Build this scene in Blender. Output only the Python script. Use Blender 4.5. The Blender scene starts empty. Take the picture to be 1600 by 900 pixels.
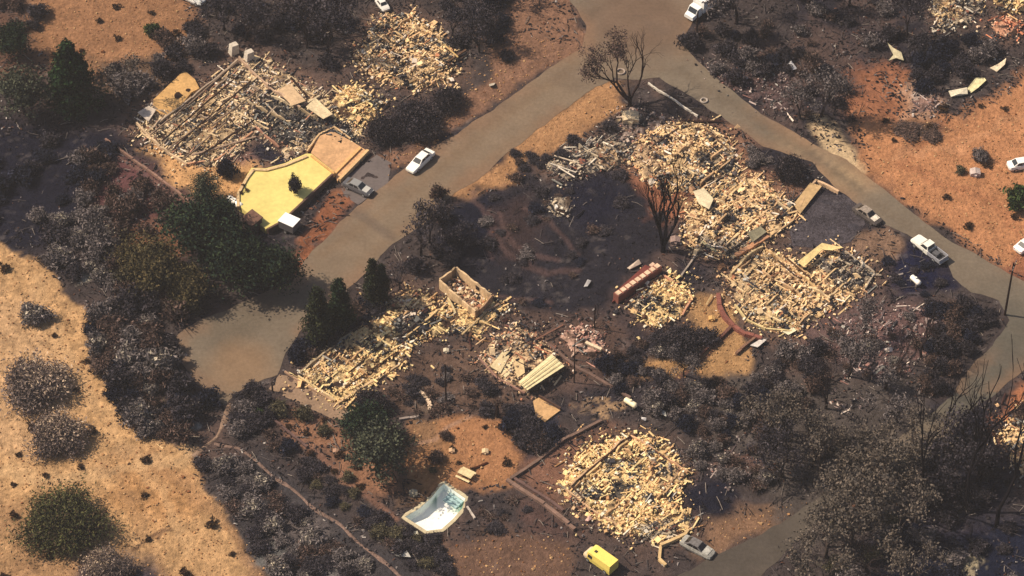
import bpy, math, random
import numpy as np
from mathutils import Vector, Matrix

# ------------------------------------------------------------------ camera, sky, sun, exposure
scene = bpy.context.scene
COL = scene.collection
R = math.radians
DEP, DIST, SPAN = R(46.0), 420.0, 145.0
cam_data = bpy.data.cameras.new("camera")
cam = bpy.data.objects.new("camera", cam_data)
COL.objects.link(cam)
cam.location = (0, -DIST * math.cos(DEP), DIST * math.sin(DEP))
cam.rotation_euler = (math.pi / 2 - DEP, 0, 0)
cam_data.sensor_width = 36.0
cam_data.lens = 36.0 * DIST / SPAN
cam_data.clip_start = 5.0
cam_data.clip_end = 6000.0
scene.camera = cam

SUN_EL, SUN_AZ = R(47), R(-78)          # azimuth measured from +Y (away from camera) towards +X
world = bpy.data.worlds.new("World")
scene.world = world
world.use_nodes = True
wn = world.node_tree.nodes
bg = wn["Background"]
sky = wn.new("ShaderNodeTexSky")
sky.sky_type = 'NISHITA'
sky.sun_disc = False
sky.sun_elevation = SUN_EL
sky.sun_rotation = SUN_AZ
sky.dust_density = 3.0
world.node_tree.links.new(sky.outputs[0], bg.inputs[0])
bg.inputs[1].default_value = 0.062
sd_ = bpy.data.lights.new("sun", 'SUN')
sd_.energy = 4.3
sd_.angle = R(0.8)
sd_.color = (1.0, 0.84, 0.64)
sun = bpy.data.objects.new("sun", sd_)
COL.objects.link(sun)
sdir = Vector((math.sin(SUN_AZ) * math.cos(SUN_EL), math.cos(SUN_AZ) * math.cos(SUN_EL), math.sin(SUN_EL)))
sun.rotation_euler = sdir.to_track_quat('Z', 'Y').to_euler()
scene.view_settings.view_transform = 'Standard'
scene.view_settings.look = 'None'
scene.view_settings.exposure = 0.55
scene.view_settings.gamma = 1.0

# thin smoke haze over the whole place
hm = bpy.data.meshes.new("haze")
hx, hy, hz0, hz1 = 3200.0, 3200.0, -8.0, 330.0
hv = [(-hx, -hy, hz0), (hx, -hy, hz0), (hx, hy, hz0), (-hx, hy, hz0), (-hx, -hy, hz1), (hx, -hy, hz1), (hx, hy, hz1), (-hx, hy, hz1)]
hm.from_pydata(hv, [], [(0, 3, 2, 1), (4, 5, 6, 7), (0, 1, 5, 4), (1, 2, 6, 5), (2, 3, 7, 6), (3, 0, 4, 7)])
hmat = bpy.data.materials.new("smoke_haze"); hmat.use_nodes = True
hn = hmat.node_tree.nodes; hn.remove(hn["Principled BSDF"])
pv = hn.new("ShaderNodeVolumePrincipled")
pv.inputs["Color"].default_value = (0.88, 0.85, 0.88, 1)
pv.inputs["Density"].default_value = 0.00015
pv.inputs["Anisotropy"].default_value = 0.2
hmat.node_tree.links.new(pv.outputs[0], hn["Material Output"].inputs["Volume"])
hm.materials.append(hmat)
haze = bpy.data.objects.new("haze", hm); COL.objects.link(haze); haze["kind"] = "stuff"

# ------------------------------------------------------------------ geometry of the picture
CY, CZ = -DIST * math.cos(DEP), DIST * math.sin(DEP)


def P(x, y, z=0.0):
    """ground point (or point at height z) seen at photo position x,y"""
    u = (x - 800.0) / 1600.0 * SPAN / DIST
    v = -(y - 450.0) / 1600.0 * SPAN / DIST
    dx = u
    dy = math.cos(DEP) + v * math.sin(DEP)
    dz = -math.sin(DEP) + v * math.cos(DEP)
    t = (z - CZ) / dz
    return (dx * t, CY + dy * t)


def PP(pts, z=0.0):
    return np.array([P(x, y, z) for x, y in pts])


def head(p0, p1):
    a = np.array(P(*p0)); b = np.array(P(*p1)); return math.atan2(*(b - a)[::-1])


rng = np.random.default_rng(7)


# ------------------------------------------------------------------ noise
_tab = np.random.default_rng(99).random((256, 256))


def vnoise(x, y, s, seed=0):
    x = np.asarray(x, float) / s + seed * 17.3 + 400
    y = np.asarray(y, float) / s + seed * 31.7 + 400
    xi = np.floor(x).astype(int); yi = np.floor(y).astype(int)
    fx = x - xi; fy = y - yi
    fx = fx * fx * (3 - 2 * fx); fy = fy * fy * (3 - 2 * fy)
    a = _tab[xi % 256, yi % 256]; b = _tab[(xi + 1) % 256, yi % 256]
    c = _tab[xi % 256, (yi + 1) % 256]; d = _tab[(xi + 1) % 256, (yi + 1) % 256]
    return (a * (1 - fx) + b * fx) * (1 - fy) + (c * (1 - fx) + d * fx) * fy


def fbm(x, y, s, seed=0, o=4):
    r = 0; a = 0.5; t = 0
    for i in range(o):
        r = r + a * vnoise(x, y, s / 2 ** i, seed + i); t += a; a *= 0.55
    return r / t


def sdist(poly, X, Y):
    """signed distance to polygon, positive inside"""
    X = np.asarray(X, float); Y = np.asarray(Y, float)
    d = np.full(X.shape, 1e9); ins = np.zeros(X.shape, bool)
    n = len(poly)
    for i in range(n):
        x0, y0 = poly[i]; x1, y1 = poly[(i + 1) % n]
        ex, ey = x1 - x0, y1 - y0
        t = np.clip(((X - x0) * ex + (Y - y0) * ey) / (ex * ex + ey * ey + 1e-12), 0, 1)
        d = np.minimum(d, (X - x0 - t * ex) ** 2 + (Y - y0 - t * ey) ** 2)
        if abs(ey) > 1e-12:
            c = ((y0 > Y) != (y1 > Y)) & (X < ex * (Y - y0) / ey + x0)
            ins ^= c
    d = np.sqrt(d)
    return np.where(ins, d, -d)


def ldist(pts, X, Y):
    d = np.full(np.shape(X), 1e9)
    for i in range(len(pts) - 1):
        x0, y0 = pts[i]; x1, y1 = pts[i + 1]
        ex, ey = x1 - x0, y1 - y0
        t = np.clip(((X - x0) * ex + (Y - y0) * ey) / (ex * ex + ey * ey + 1e-12), 0, 1)
        d = np.minimum(d, (X - x0 - t * ex) ** 2 + (Y - y0 - t * ey) ** 2)
    return np.sqrt(d)


def lin(c):
    c = np.array(c, float) / 255.0
    return np.where(c <= 0.04045, c / 12.92, ((c + 0.055) / 1.055) ** 2.4)


def A(r, g, b):
    """albedo from a tone as it reads under this sun"""
    return lin((r, g, b)) * np.array([0.66, 0.67, 0.74])


def smooth(a, b, x):
    t = np.clip((x - a) / (b - a), 0, 1)
    return t * t * (3 - 2 * t)


# ------------------------------------------------------------------ mesh building
class MB:
    def __init__(self):
        self.V = []; self.Q = []; self.N = []; self.C = []; self.n = 0

    def add(self, v, quads=None, ngons=None, col=(0.5, 0.5, 0.5)):
        v = np.asarray(v, float)
        if quads is not None and len(quads):
            self.Q.append(np.asarray(quads, int) + self.n)
        if ngons:
            self.N += [tuple(i + self.n for i in f) for f in ngons]
        self.V.append(v)
        c = np.asarray(col, float)
        if c.ndim == 1:
            c = np.tile(c, (len(v), 1))
        self.C.append(c)
        self.n += len(v)

    BQ = np.array([(0, 3, 2, 1), (4, 5, 6, 7), (0, 1, 5, 4), (1, 2, 6, 5), (2, 3, 7, 6), (3, 0, 4, 7)])

    def box(self, c, s, rz=0.0, rx=0.0, ry=0.0, col=(0.5, 0.5, 0.5), taper=1.0):
        sx, sy, sz = s[0] / 2, s[1] / 2, s[2] / 2
        t = taper
        v = np.array([(-sx, -sy, -sz), (sx, -sy, -sz), (sx, sy, -sz), (-sx, sy, -sz),
                      (-sx * t, -sy * t, sz), (sx * t, -sy * t, sz), (sx * t, sy * t, sz), (-sx * t, sy * t, sz)])
        M = np.array(Matrix.Rotation(rz, 3, 'Z') @ Matrix.Rotation(ry, 3, 'Y') @ Matrix.Rotation(rx, 3, 'X'))
        self.add(v @ M.T + np.array(c), self.BQ, col=col)

    def wall(self, p0, p1, th, z0, z1, col, z1b=None):
        p0 = np.array(p0[:2]); p1 = np.array(p1[:2])
        d = p1 - p0; L = np.hypot(*d)
        if L < 1e-6: return
        n = np.array([-d[1], d[0]]) / L * th / 2
        z1b = z1 if z1b is None else z1b
        a, b, c, e = p0 - n, p1 - n, p1 + n, p0 + n
        v = [(a[0], a[1], z0), (b[0], b[1], z0), (c[0], c[1], z0), (e[0], e[1], z0),
             (a[0], a[1], z1), (b[0], b[1], z1b), (c[0], c[1], z1b), (e[0], e[1], z1)]
        self.add(v, self.BQ, col=col)

    def tube(self, pts, rad, n=6, col=(0.5, 0.5, 0.5), cap=True):
        pts = [np.array(p, float) for p in pts]
        rings = []
        for i, p in enumerate(pts):
            d = pts[min(i + 1, len(pts) - 1)] - pts[max(i - 1, 0)]
            d = d / (np.linalg.norm(d) + 1e-9)
            u = np.cross(d, (0, 0, 1)) if abs(d[2]) < 0.9 else np.cross(d, (1, 0, 0))
            u /= np.linalg.norm(u); w = np.cross(d, u)
            a = np.arange(n) / n * 2 * math.pi
            r = rad[i] if hasattr(rad, '__len__') else rad
            rings.append(p + r * (np.outer(np.cos(a), u) + np.outer(np.sin(a), w)))
        v = np.concatenate(rings)
        q = [(k * n + j, k * n + (j + 1) % n, (k + 1) * n + (j + 1) % n, (k + 1) * n + j)
             for k in range(len(pts) - 1) for j in range(n)]
        ng = []
        if cap:
            ng = [tuple(range(n))[::-1], tuple(range((len(pts) - 1) * n, len(pts) * n))]
        self.add(v, q, ng, col)

    def prism(self, poly, z0, z1, col, coltop=None):
        n = len(poly)
        z1 = np.broadcast_to(z1, (n,))
        area = 0.5 * sum(poly[i][0] * poly[(i + 1) % n][1] - poly[(i + 1) % n][0] * poly[i][1] for i in range(n))
        poly = list(poly)
        if area < 0:
            poly = poly[::-1]; z1 = z1[::-1]
        v = [(p[0], p[1], z0) for p in poly] + [(p[0], p[1], z1[i]) for i, p in enumerate(poly)]
        self.add(v, [(i, (i + 1) % n, n + (i + 1) % n, n + i) for i in range(n)], [tuple(range(n))[::-1], tuple(range(n, 2 * n))], col)

    def chunks(self, c, s, yaw, tilt, roll, bend, col):
        """many bent slabs at once. c Nx3, s Nx3"""
        N = len(c)
        if N == 0: return
        x = np.array([-.5] * 4 + [0] * 4 + [.5] * 4)
        y = np.array([-.5, .5, .5, -.5] * 3)
        z = np.array([-.5, -.5, .5, .5] * 3)
        v = np.zeros((N, 12, 3))
        v[:, :, 0] = x * s[:, 0:1]; v[:, :, 1] = y * s[:, 1:2]
        v[:, :, 2] = z * s[:, 2:3] + (1 - np.abs(x) * 2) * (bend * s[:, 0])[:, None]
        cy, sy_ = np.cos(yaw), np.sin(yaw); ct, st = np.cos(tilt), np.sin(tilt); cr, sr = np.cos(roll), np.sin(roll)
        X, Y, Z = v[..., 0], v[..., 1], v[..., 2]
        Y, Z = Y * cr[:, None] - Z * sr[:, None], Y * sr[:, None] + Z * cr[:, None]
        X, Z = X * ct[:, None] - Z * st[:, None], X * st[:, None] + Z * ct[:, None]
        X, Y = X * cy[:, None] - Y * sy_[:, None], X * sy_[:, None] + Y * cy[:, None]
        v = np.stack([X, Y, Z], -1) + c[:, None, :]
        q = []
        for k in (0, 4):
            for j in range(4):
                q.append((k + j, k + (j + 1) % 4, k + 4 + (j + 1) % 4, k + 4 + j))
        q.append((3, 2, 1, 0)); q.append((8, 9, 10, 11))
        q = np.array(q)
        Q = (q[None] + (np.arange(N) * 12)[:, None, None]).reshape(-1, 4)
        self.add(v.reshape(-1, 3), Q, col=np.repeat(col, 12, axis=0))

    def leaves(self, c, s, col, flat=0.0, r=None, stretch=1.6):
        r = r or rng
        N = len(c)
        if N == 0: return
        a = r.normal(size=(N, 3)); a[:, 2] *= (1 - flat)
        a /= np.linalg.norm(a, axis=1)[:, None]
        b = r.normal(size=(N, 3)); b -= (a * b).sum(1)[:, None] * a
        b /= np.linalg.norm(b, axis=1)[:, None]
        a = a * (s * stretch / 2)[:, None]; b = b * (s / 2)[:, None]
        v = np.stack([c - a, c + b * .9, c + a, c - b * .9], 1).reshape(-1, 3)
        Q = np.arange(N * 4).reshape(N, 4)
        self.add(v, Q, col=np.repeat(col, 4, axis=0))

    def mesh(self, name, mat, smooth_=False):
        V = np.concatenate(self.V) if self.V else np.zeros((0, 3))
        Q = np.concatenate(self.Q) if self.Q else np.zeros((0, 4), int)
        me = bpy.data.meshes.new(name)
        me.vertices.add(len(V)); me.vertices.foreach_set("co", V.astype(np.float32).ravel())
        loops = list(Q.ravel()); tot = [4] * len(Q)
        for f in self.N:
            loops += f; tot.append(len(f))
        me.loops.add(len(loops)); me.loops.foreach_set("vertex_index", np.array(loops, np.int32))
        tot = np.array(tot, np.int32)
        st = np.concatenate([[0], np.cumsum(tot)[:-1]]).astype(np.int32)
        me.polygons.add(len(tot))
        me.polygons.foreach_set("loop_start", st)
        me.update(calc_edges=True)
        C = np.concatenate(self.C)
        ca = me.color_attributes.new("Col", 'FLOAT_COLOR', 'POINT')
        ca.data.foreach_set("color", np.concatenate([C, np.ones((len(C), 1))], 1).astype(np.float32).ravel())
        me.validate()
        me.materials.append(mat)
        me.polygons.foreach_set("use_smooth", np.full(len(tot), bool(smooth_)))
        return me

    def obj(self, name, mat, parent=None, smooth_=False, **props):
        o = bpy.data.objects.new(name, self.mesh(name, mat, smooth_))
        COL.objects.link(o)
        if parent is not None: o.parent = parent
        for k, v in props.items(): o[k] = v
        return o


def thing(name, label, cat, loc=(0, 0, 0), rz=0.0, group=None, scale=None):
    o = bpy.data.objects.new(name, None)
    o.empty_display_size = 0.3
    COL.objects.link(o)
    o.location = loc; o.rotation_euler = (0, 0, rz)
    if scale is not None: o.scale = scale if hasattr(scale, '__len__') else (scale,) * 3
    o["label"] = label; o["category"] = cat
    if group: o["group"] = group
    return o


def tag(o, label, cat, group=None):
    o["label"] = label; o["category"] = cat
    if group: o["group"] = group
    return o


def child(mesh, name, parent, **props):
    o = bpy.data.objects.new(name, mesh)
    COL.objects.link(o); o.parent = parent
    for k, v in props.items(): o[k] = v
    return o


# ------------------------------------------------------------------ materials
def mat_vc(name, rough=0.9, n_scale=2.0, n_amt=0.25, n2_scale=None, n2_amt=0.0, bump=0.0, bump_scale=6.0, metal=0.0, spec=0.3, coat=0.0):
    m = bpy.data.materials.new(name); m.use_nodes = True
    nt = m.node_tree; N = nt.nodes; L = nt.links
    b = N["Principled BSDF"]
    at = N.new("ShaderNodeAttribute"); at.attribute_name = "Col"
    tc = N.new("ShaderNodeTexCoord")
    last = at.outputs["Color"]
    for sc_, am in ((n_scale, n_amt), (n2_scale, n2_amt)):
        if not sc_ or not am: continue
        no = N.new("ShaderNodeTexNoise"); no.inputs["Scale"].default_value = sc_
        no.inputs["Detail"].default_value = 6; no.inputs["Roughness"].default_value = 0.65
        L.new(tc.outputs["Object"], no.inputs["Vector"])
        mr = N.new("ShaderNodeMapRange")
        mr.inputs[1].default_value = 0.3; mr.inputs[2].default_value = 0.7
        mr.inputs[3].default_value = 1 - am; mr.inputs[4].default_value = 1 + am
        L.new(no.outputs["Fac"], mr.inputs[0])
        mx = N.new("ShaderNodeVectorMath"); mx.operation = 'SCALE'
        L.new(last, mx.inputs[0]); L.new(mr.outputs[0], mx.inputs["Scale"])
        last = mx.outputs[0]
    L.new(last, b.inputs["Base Color"])
    b.inputs["Roughness"].default_value = rough
    b.inputs["Metallic"].default_value = metal
    b.inputs["Specular IOR Level"].default_value = spec
    b.inputs["Coat Weight"].default_value = coat
    if bump:
        no = N.new("ShaderNodeTexNoise"); no.inputs["Scale"].default_value = bump_scale
        no.inputs["Detail"].default_value = 8; no.inputs["Roughness"].default_value = 0.7
        L.new(tc.outputs["Object"], no.inputs["Vector"])
        bp = N.new("ShaderNodeBump"); bp.inputs["Strength"].default_value = 1.0
        bp.inputs["Distance"].default_value = bump
        L.new(no.outputs["Fac"], bp.inputs["Height"]); L.new(bp.outputs[0], b.inputs["Normal"])
    return m


M_ground = mat_vc("scorched_earth", 1.0, 0.35, 0.22, 1.9, 0.30, bump=0.5, bump_scale=0.9, spec=0.0)
M_ash = mat_vc("ash_and_plaster", 1.0, 0.9, 0.30, 2.6, 0.55, bump=0.35, bump_scale=1.8, spec=0.0)
M_road = mat_vc("worn_asphalt", 0.95, 0.22, 0.14, 2.2, 0.16, bump=0.03, bump_scale=8, spec=0.05)
M_conc = mat_vc("dusty_concrete", 0.9, 0.7, 0.22, 3.0, 0.2, bump=0.04, bump_scale=5)
M_matte = mat_vc("rubble_surface", 0.95, 1.5, 0.25, bump=0.05, bump_scale=6, spec=0.0)
M_leaf = mat_vc("foliage", 1.0, 0.5, 0.25, spec=0.0)
M_char = mat_vc("charred_wood", 0.95, 3.0, 0.35, bump=0.04, bump_scale=9, spec=0.0)
M_paint = mat_vc("vehicle_paint", 0.35, 2.0, 0.06, spec=0.5, coat=0.2)
M_burnt = mat_vc("burnt_steel", 0.8, 3.0, 0.4, metal=0.3)
M_glass = mat_vc("dark_glass", 0.12, 1.0, 0.05, spec=0.6)
M_rubber = mat_vc("tyre_rubber", 0.9, 3.0, 0.1)
M_steel = mat_vc("steel", 0.45, 3.0, 0.15, metal=0.6)
M_pool = mat_vc("pool_plaster", 0.6, 0.4, 0.06, 1.2, 0.05)

# ------------------------------------------------------------------ layout polygons (photo positions, laid on the ground)
ROAD_A = [(273, 527), (320, 497), (400, 463), (455, 440), (478, 405), (553, 327), (600, 290), (640, 258), (673, 233), (733, 197),
          (800, 150), (860, 107), (907, 77), (915, 40), (890, 0), (860, -80), (1180, -80), (1120, -10), (1085, 30), (1064, 68), (1090, 97), (1133, 133), (1190, 177),
          (1250, 215), (1323, 250), (1387, 300), (1447, 350), (1493, 383), (1560, 417), (1600, 440), (1700, 500), (1700, 540), (1640, 560), (1600, 578), (1533, 632),
          (1450, 700), (1380, 750), (1300, 800), (1240, 850), (1180, 910), (1130, 980), (1020, 980), (1060, 900), (1120, 868), (1220, 820), (1330, 740), (1440, 660), (1487, 620),
          (1500, 590), (1550, 540), (1577, 500), (1560, 470), (1517, 457), (1490, 433), (1475, 400), (1417, 368), (1380, 350), (1340, 320), (1310, 300),
          (1267, 255), (1193, 230), (1133, 187), (1075, 148), (1030, 122), (990, 125), (960, 122), (930, 135), (867, 183), (800, 233), (740, 285), (700, 312), (665, 350),
          (613, 382), (560, 440), (510, 475), (473, 513), (446, 553), (433, 585), (400, 600), (373, 612), (353, 633), (335, 622), (305, 600), (285, 570)]
ROAD_A = PP(ROAD_A)
DRIVE = {
    'grey': [(530, 285), (588, 242), (612, 255), (606, 286), (560, 320), (538, 306)],
    'left_strip': [(420, 608), (436, 585), (470, 592), (540, 634), (546, 655), (520, 655), (470, 632)],
    'black': [(1232, 350), (1262, 305), (1310, 302), (1345, 322), (1352, 350), (1330, 378), (1285, 388), (1240, 385)],
}
POOL = PP([(633, 809), (655, 796), (674, 779), (687, 763), (694, 757), (727, 780), (722, 796), (707, 813), (690, 828), (667, 831)])
TRAIL1 = PP([(357, 630), (350, 655), (335, 685), (300, 716)])
TRAIL2 = PP([(335, 695), (372, 700), (400, 722), (440, 752), (490, 792), (540, 830), (585, 868), (630, 905), (680, 950)])
TRAIL3 = PP([(425, 655), (470, 688), (520, 730), (560, 762), (600, 795), (618, 812)])

# flat zones (no relief) -> list of polygons
RUIN_POLYS = {}


def ruin_poly(k, pts):
    RUIN_POLYS[k] = PP(pts); return RUIN_POLYS[k]


ruin_poly('left_house', [(212, 205), (238, 165), (300, 160), (360, 105), (395, 85), (470, 125), (520, 160), (565, 205), (560, 228), (500, 225), (446, 250), (428, 222), (402, 212), (375, 232), (330, 262), (290, 258)])
ruin_poly('top_pile', [(556, 95), (575, 50), (602, 25), (645, 25), (680, 45), (706, 75), (718, 100), (700, 128), (655, 138), (620, 132), (575, 118)])
ruin_poly('small_pile', [(516, 158), (540, 140), (565, 140), (597, 162), (590, 182), (555, 200), (525, 185)])
ruin_poly('corner_pile', [(985, 240), (1005, 212), (1040, 195), (1090, 195), (1135, 215), (1155, 260), (1150, 290), (1095, 300), (1040, 300), (1005, 275)])
ruin_poly('mid_pile', [(1068, 355), (1085, 310), (1130, 283), (1180, 275), (1215, 300), (1250, 322), (1235, 350), (1190, 385), (1130, 400), (1085, 392)])
ruin_poly('big_right', [(1138, 432), (1160, 402), (1205, 392), (1255, 412), (1300, 385), (1335, 400), (1368, 432), (1345, 458), (1290, 490), (1245, 520), (1195, 512), (1150, 480)])
ruin_poly('red_wall', [(982, 478), (1005, 450), (1035, 430), (1070, 450), (1082, 468), (1062, 495), (1022, 512)])
ruin_poly('long_house', [(466, 590), (500, 560), (560, 510), (605, 470), (645, 455), (690, 470), (745, 480), (775, 470), (790, 482), (745, 525), (700, 515), (640, 545), (622, 575), (545, 632), (520, 628)])
ruin_poly('bottom_pile', [(875, 755), (900, 715), (960, 683), (1005, 680), (1045, 700), (1078, 740), (1065, 765), (1060, 790), (1080, 805), (1075, 830), (1030, 845), (980, 838), (925, 812), (885, 785)])
ruin_poly('right_edge', [(1560, 690), (1585, 650), (1625, 630), (1660, 660), (1655, 740), (1600, 750)])
ruin_poly('top_right', [(1452, 15), (1465, -20), (1530, -25), (1535, 15), (1510, 42), (1470, 50)])
ruin_poly('top_right_b', [(1535, -10), (1560, -35), (1640, -35), (1640, 10), (1580, 22)])
ruin_poly('orange_pile', [(1545, 40), (1575, 28), (1600, 38), (1590, 58), (1560, 60)])
ruin_poly('shed', [(745, 560), (770, 530), (805, 505), (855, 535), (890, 575), (830, 615), (790, 600)])
ruin_poly('west_debris', [(852, 262), (880, 235), (935, 215), (985, 225), (985, 255), (930, 270), (885, 282)])
ruin_poly('spot_debris', [(855, 325), (868, 308), (892, 310), (892, 330), (872, 342)])
ruin_poly('yard_debris', [(875, 525), (905, 508), (940, 520), (945, 545), (925, 560), (890, 550)])
TERRACE = [(393, 262), (415, 263), (445, 255), (478, 240), (486, 240), (522, 268), (440, 345), (415, 358), (408, 352), (370, 318), (372, 300), (385, 275)]
ORANGE_PAD = [(486, 238), (500, 212), (520, 205), (552, 222), (573, 235), (527, 283), (522, 268)]
FLAT = [ROAD_A] + [PP(v) for v in DRIVE.values()] + list(RUIN_POLYS.values()) + [PP(TERRACE), PP(ORANGE_PAD), PP([(680, 435), (708, 410), (775, 460), (745, 495)])]


def gz(x, y):
    """height of the ground"""
    x = np.asarray(x, float); y = np.asarray(y, float)
    m = np.ones(x.shape)
    for p in FLAT:
        lo = p.min(0) - 4; hi = p.max(0) + 4
        sel = (x > lo[0]) & (x < hi[0]) & (y > lo[1]) & (y < hi[1])
        if np.any(sel):
            d = sdist(p, x[sel], y[sel])
            m[sel] = np.minimum(m[sel], smooth(0.3, 3.5, -d))
    return m * ((fbm(x, y, 14, 3, 3) - 0.45) * 1.1 + (vnoise(x, y, 3.1, 5) - .5) * 0.25)


def gz1(x, y):
    return float(gz(np.array([x]), np.array([y]))[0])


# ------------------------------------------------------------------ the ground: one sheet
def build_ground():
    def axis(a, b, step, far):
        core = np.arange(a, b + step / 2, step)
        out = []; d = step; p = b
        while p < far:
            d *= 1.25; p += d; out.append(p)
        out = np.array(out)
        left = a - (out - b)
        return np.concatenate([left[::-1], core, out])
    xs = axis(-95, 95, 0.3, 2500); ys = axis(-66, 78, 0.3, 2500)
    X, Y = np.meshgrid(xs, ys)
    X = X.ravel(); Y = Y.ravel()
    Z = gz(X, Y)
    dp = sdist(POOL, X, Y)
    Z = np.where(dp > -0.12, -3.2, Z)
    # small clods
    onroad = sdist(ROAD_A, X, Y)
    rough = smooth(0.3, 1.5, -onroad)
    Z = Z + (fbm(X, Y, 1.3, 41, 2) - 0.5) * 0.16 * rough * (dp < -0.5)
    # colour
    wx = X + (fbm(X, Y, 4.0, 11) - .5) * 5.0; wy = Y + (fbm(X, Y, 4.0, 12) - .5) * 5.0
    C = np.tile(A(78, 69, 66), (len(X), 1))

    def patch(pts, col, soft=1.5, op=1.0, raw=False):
        p = PP(pts) if not isinstance(pts, np.ndarray) else pts
        lo = p.min(0) - 6; hi = p.max(0) + 6
        sel = np.where((X > lo[0]) & (X < hi[0]) & (Y > lo[1]) & (Y < hi[1]))[0]
        if not len(sel): return
        d = sdist(p, X[sel] if raw else wx[sel], Y[sel] if raw else wy[sel])
        w = (smooth(-soft, soft, d) * op)[:, None]
        C[sel] = C[sel] * (1 - w) + A(*col) * w

    # broad tints of burnt soil
    n1 = fbm(X, Y, 22, 21)[:, None]; n2 = fbm(X, Y, 9, 22)[:, None]
    C = C * (1 - smooth(.5, .7, n1)) + A(52, 49, 55) * smooth(.5, .7, n1)
    C = C * (1 - .7 * smooth(.52, .7, n2)) + A(108, 88, 78) * .7 * smooth(.52, .7, n2)
    for key, p in RUIN_POLYS.items():
        c_ = p.mean(0); patch(c_ + (p - c_) * 1.18, (126, 100, 84), 2.2, .75)
    patch([(-80, 180), (190, 200), (215, 300), (200, 380), (60, 400), (-80, 380)], (36, 36, 47), 3)
    patch([(60, -40), (255, -40), (300, 40), (310, 78), (262, 100), (200, 92), (150, 130), (100, 120), (60, 100), (45, 50)], (168, 124, 88), 2)
    patch([(-80, 20), (50, 30), (60, 120), (-80, 140)], (120, 88, 70), 2, .8)
    patch([(140, 90), (240, 90), (265, 130), (230, 160), (160, 150)], (125, 100, 78), 2, .8)
    patch([(780, 50), (840, -60), (900, -60), (912, 75), (860, 108), (790, 150), (720, 198), (650, 245), (600, 280), (590, 250), (650, 225), (715, 150), (770, 120)], (148, 112, 88), 1)
    patch([(690, 312), (800, 228), (930, 128), (968, 128), (975, 165), (950, 185), (900, 215), (840, 240), (800, 288), (740, 302)], (188, 142, 98), 1.0)
    patch([(455, 405), (505, 330), (525, 300), (560, 320), (480, 408), (460, 425)], (164, 106, 74), 1)
    patch([(512, 300), (540, 300), (545, 325), (525, 335)], (158, 108, 78), 1)
    patch([(205, 232), (235, 222), (300, 250), (400, 250), (400, 280), (370, 310), (350, 315), (295, 296)], (222, 172, 116), 1)
    patch([(340, 240), (400, 240), (400, 260), (350, 262)], (150, 115, 100), 1)
    patch([(385, 235), (402, 216), (428, 224), (445, 245), (425, 256), (390, 258)], (52, 50, 60), .8)
    gravel = [(-120, 375), (20, 385), (60, 412), (110, 462), (148, 480), (138, 540), (160, 592), (192, 650), (235, 690), (300, 712), (305, 750), (355, 790), (372, 830), (400, 860), (432, 905), (440, 1000), (-120, 1000)]
    patch(gravel, (206, 164, 114), .45)
    patch([(-120, 430), (60, 470), (120, 620), (60, 720), (-120, 700)], (214, 174, 128), 3, .7)
    patch([(170, 720), (260, 720), (330, 790), (250, 830), (180, 790)], (190, 142, 92), 2.5, .8)
    patch([(0, 780), (40, 800), (100, 860), (140, 900), (0, 930)], (165, 128, 92), 3, .8)
    patch([(120, 865), (200, 860), (260, 900), (260, 960), (100, 960)], (78, 70, 76), 2)
    patch([(690, 310), (800, 292), (860, 290), (900, 265), (985, 268), (1030, 310), (1050, 385), (965, 440), (950, 480), (880, 495), (800, 485), (720, 430), (676, 370)], (46, 44, 50), 1.5)
    patch([(690, 320), (770, 300), (790, 330), (760, 400), (700, 400)], (34, 35, 47), 2)
    patch([(870, 290), (960, 270), (980, 320), (940, 380), (890, 350)], (36, 36, 48), 2)
    patch([(765, 330), (830, 300), (850, 360), (820, 410), (780, 400)], (72, 58, 56), 2, .8)
    patch([(800, 480), (880, 495), (960, 500), (1000, 540), (960, 600), (900, 600), (860, 520)], (106, 84, 72), 2, .8)
    patch([(1000, 270), (1060, 290), (1075, 340), (1040, 350), (1010, 310)], (180, 118, 86), 1.5, .9)
    patch([(985, 205), (1150, 190), (1180, 260), (1260, 290), (1250, 320), (1150, 300), (1050, 300), (985, 270)], (150, 112, 88), 2, .9)
    patch([(425, 640), (460, 645), (530, 660), (545, 700), (620, 735), (625, 770), (560, 765), (500, 712), (430, 670)], (160, 118, 90), 1.5)
    patch([(636, 672), (700, 655), (770, 645), (812, 680), (825, 720), (800, 755), (720, 765), (680, 775), (640, 745)], (186, 134, 92), 1.2)
    patch([(640, 662), (690, 655), (700, 700), (660, 720), (640, 700)], (150, 118, 86), 1.5, .8)
    patch([(640, 745), (700, 700), (700, 760), (660, 780), (630, 790)], (160, 120, 80), 1.5, .7)
    patch([(700, 850), (790, 825), (880, 838), (895, 870), (890, 960), (690, 960)], (124, 96, 78), 2)
    patch([(825, 725), (880, 690), (960, 675), (890, 745), (872, 800), (830, 770)], (146, 106, 84), 1.5, .9)
    patch([(1055, 755), (1120, 745), (1170, 780), (1120, 812), (1070, 800)], (35, 36, 48), 1.3)
    patch([(1330, 250), (1345, 110), (1410, 108), (1430, 175), (1500, 188), (1560, 140), (1680, 80), (1680, 480), (1600, 436), (1560, 415), (1495, 378), (1380, 290), (1290, 225)], (200, 142, 98), 1.5)
    patch([(1330, 100), (1412, 100), (1412, 185), (1330, 185)], (160, 106, 78), 2, .8)
    patch([(1405, 140), (1440, 120), (1480, 160), (1460, 180), (1420, 180)], (200, 160, 130), 1.5, .8)
    patch([(1385, 182), (1460, 185), (1485, 210), (1450, 218), (1400, 205)], (105, 84, 70), 1)
    patch([(1545, 420), (1620, 380), (1640, 440), (1600, 450)], (150, 96, 72), 1, .7)
    patch([(1258, 180), (1282, 182), (1320, 225), (1345, 262), (1318, 268), (1280, 232)], (226, 196, 150), 1)
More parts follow.
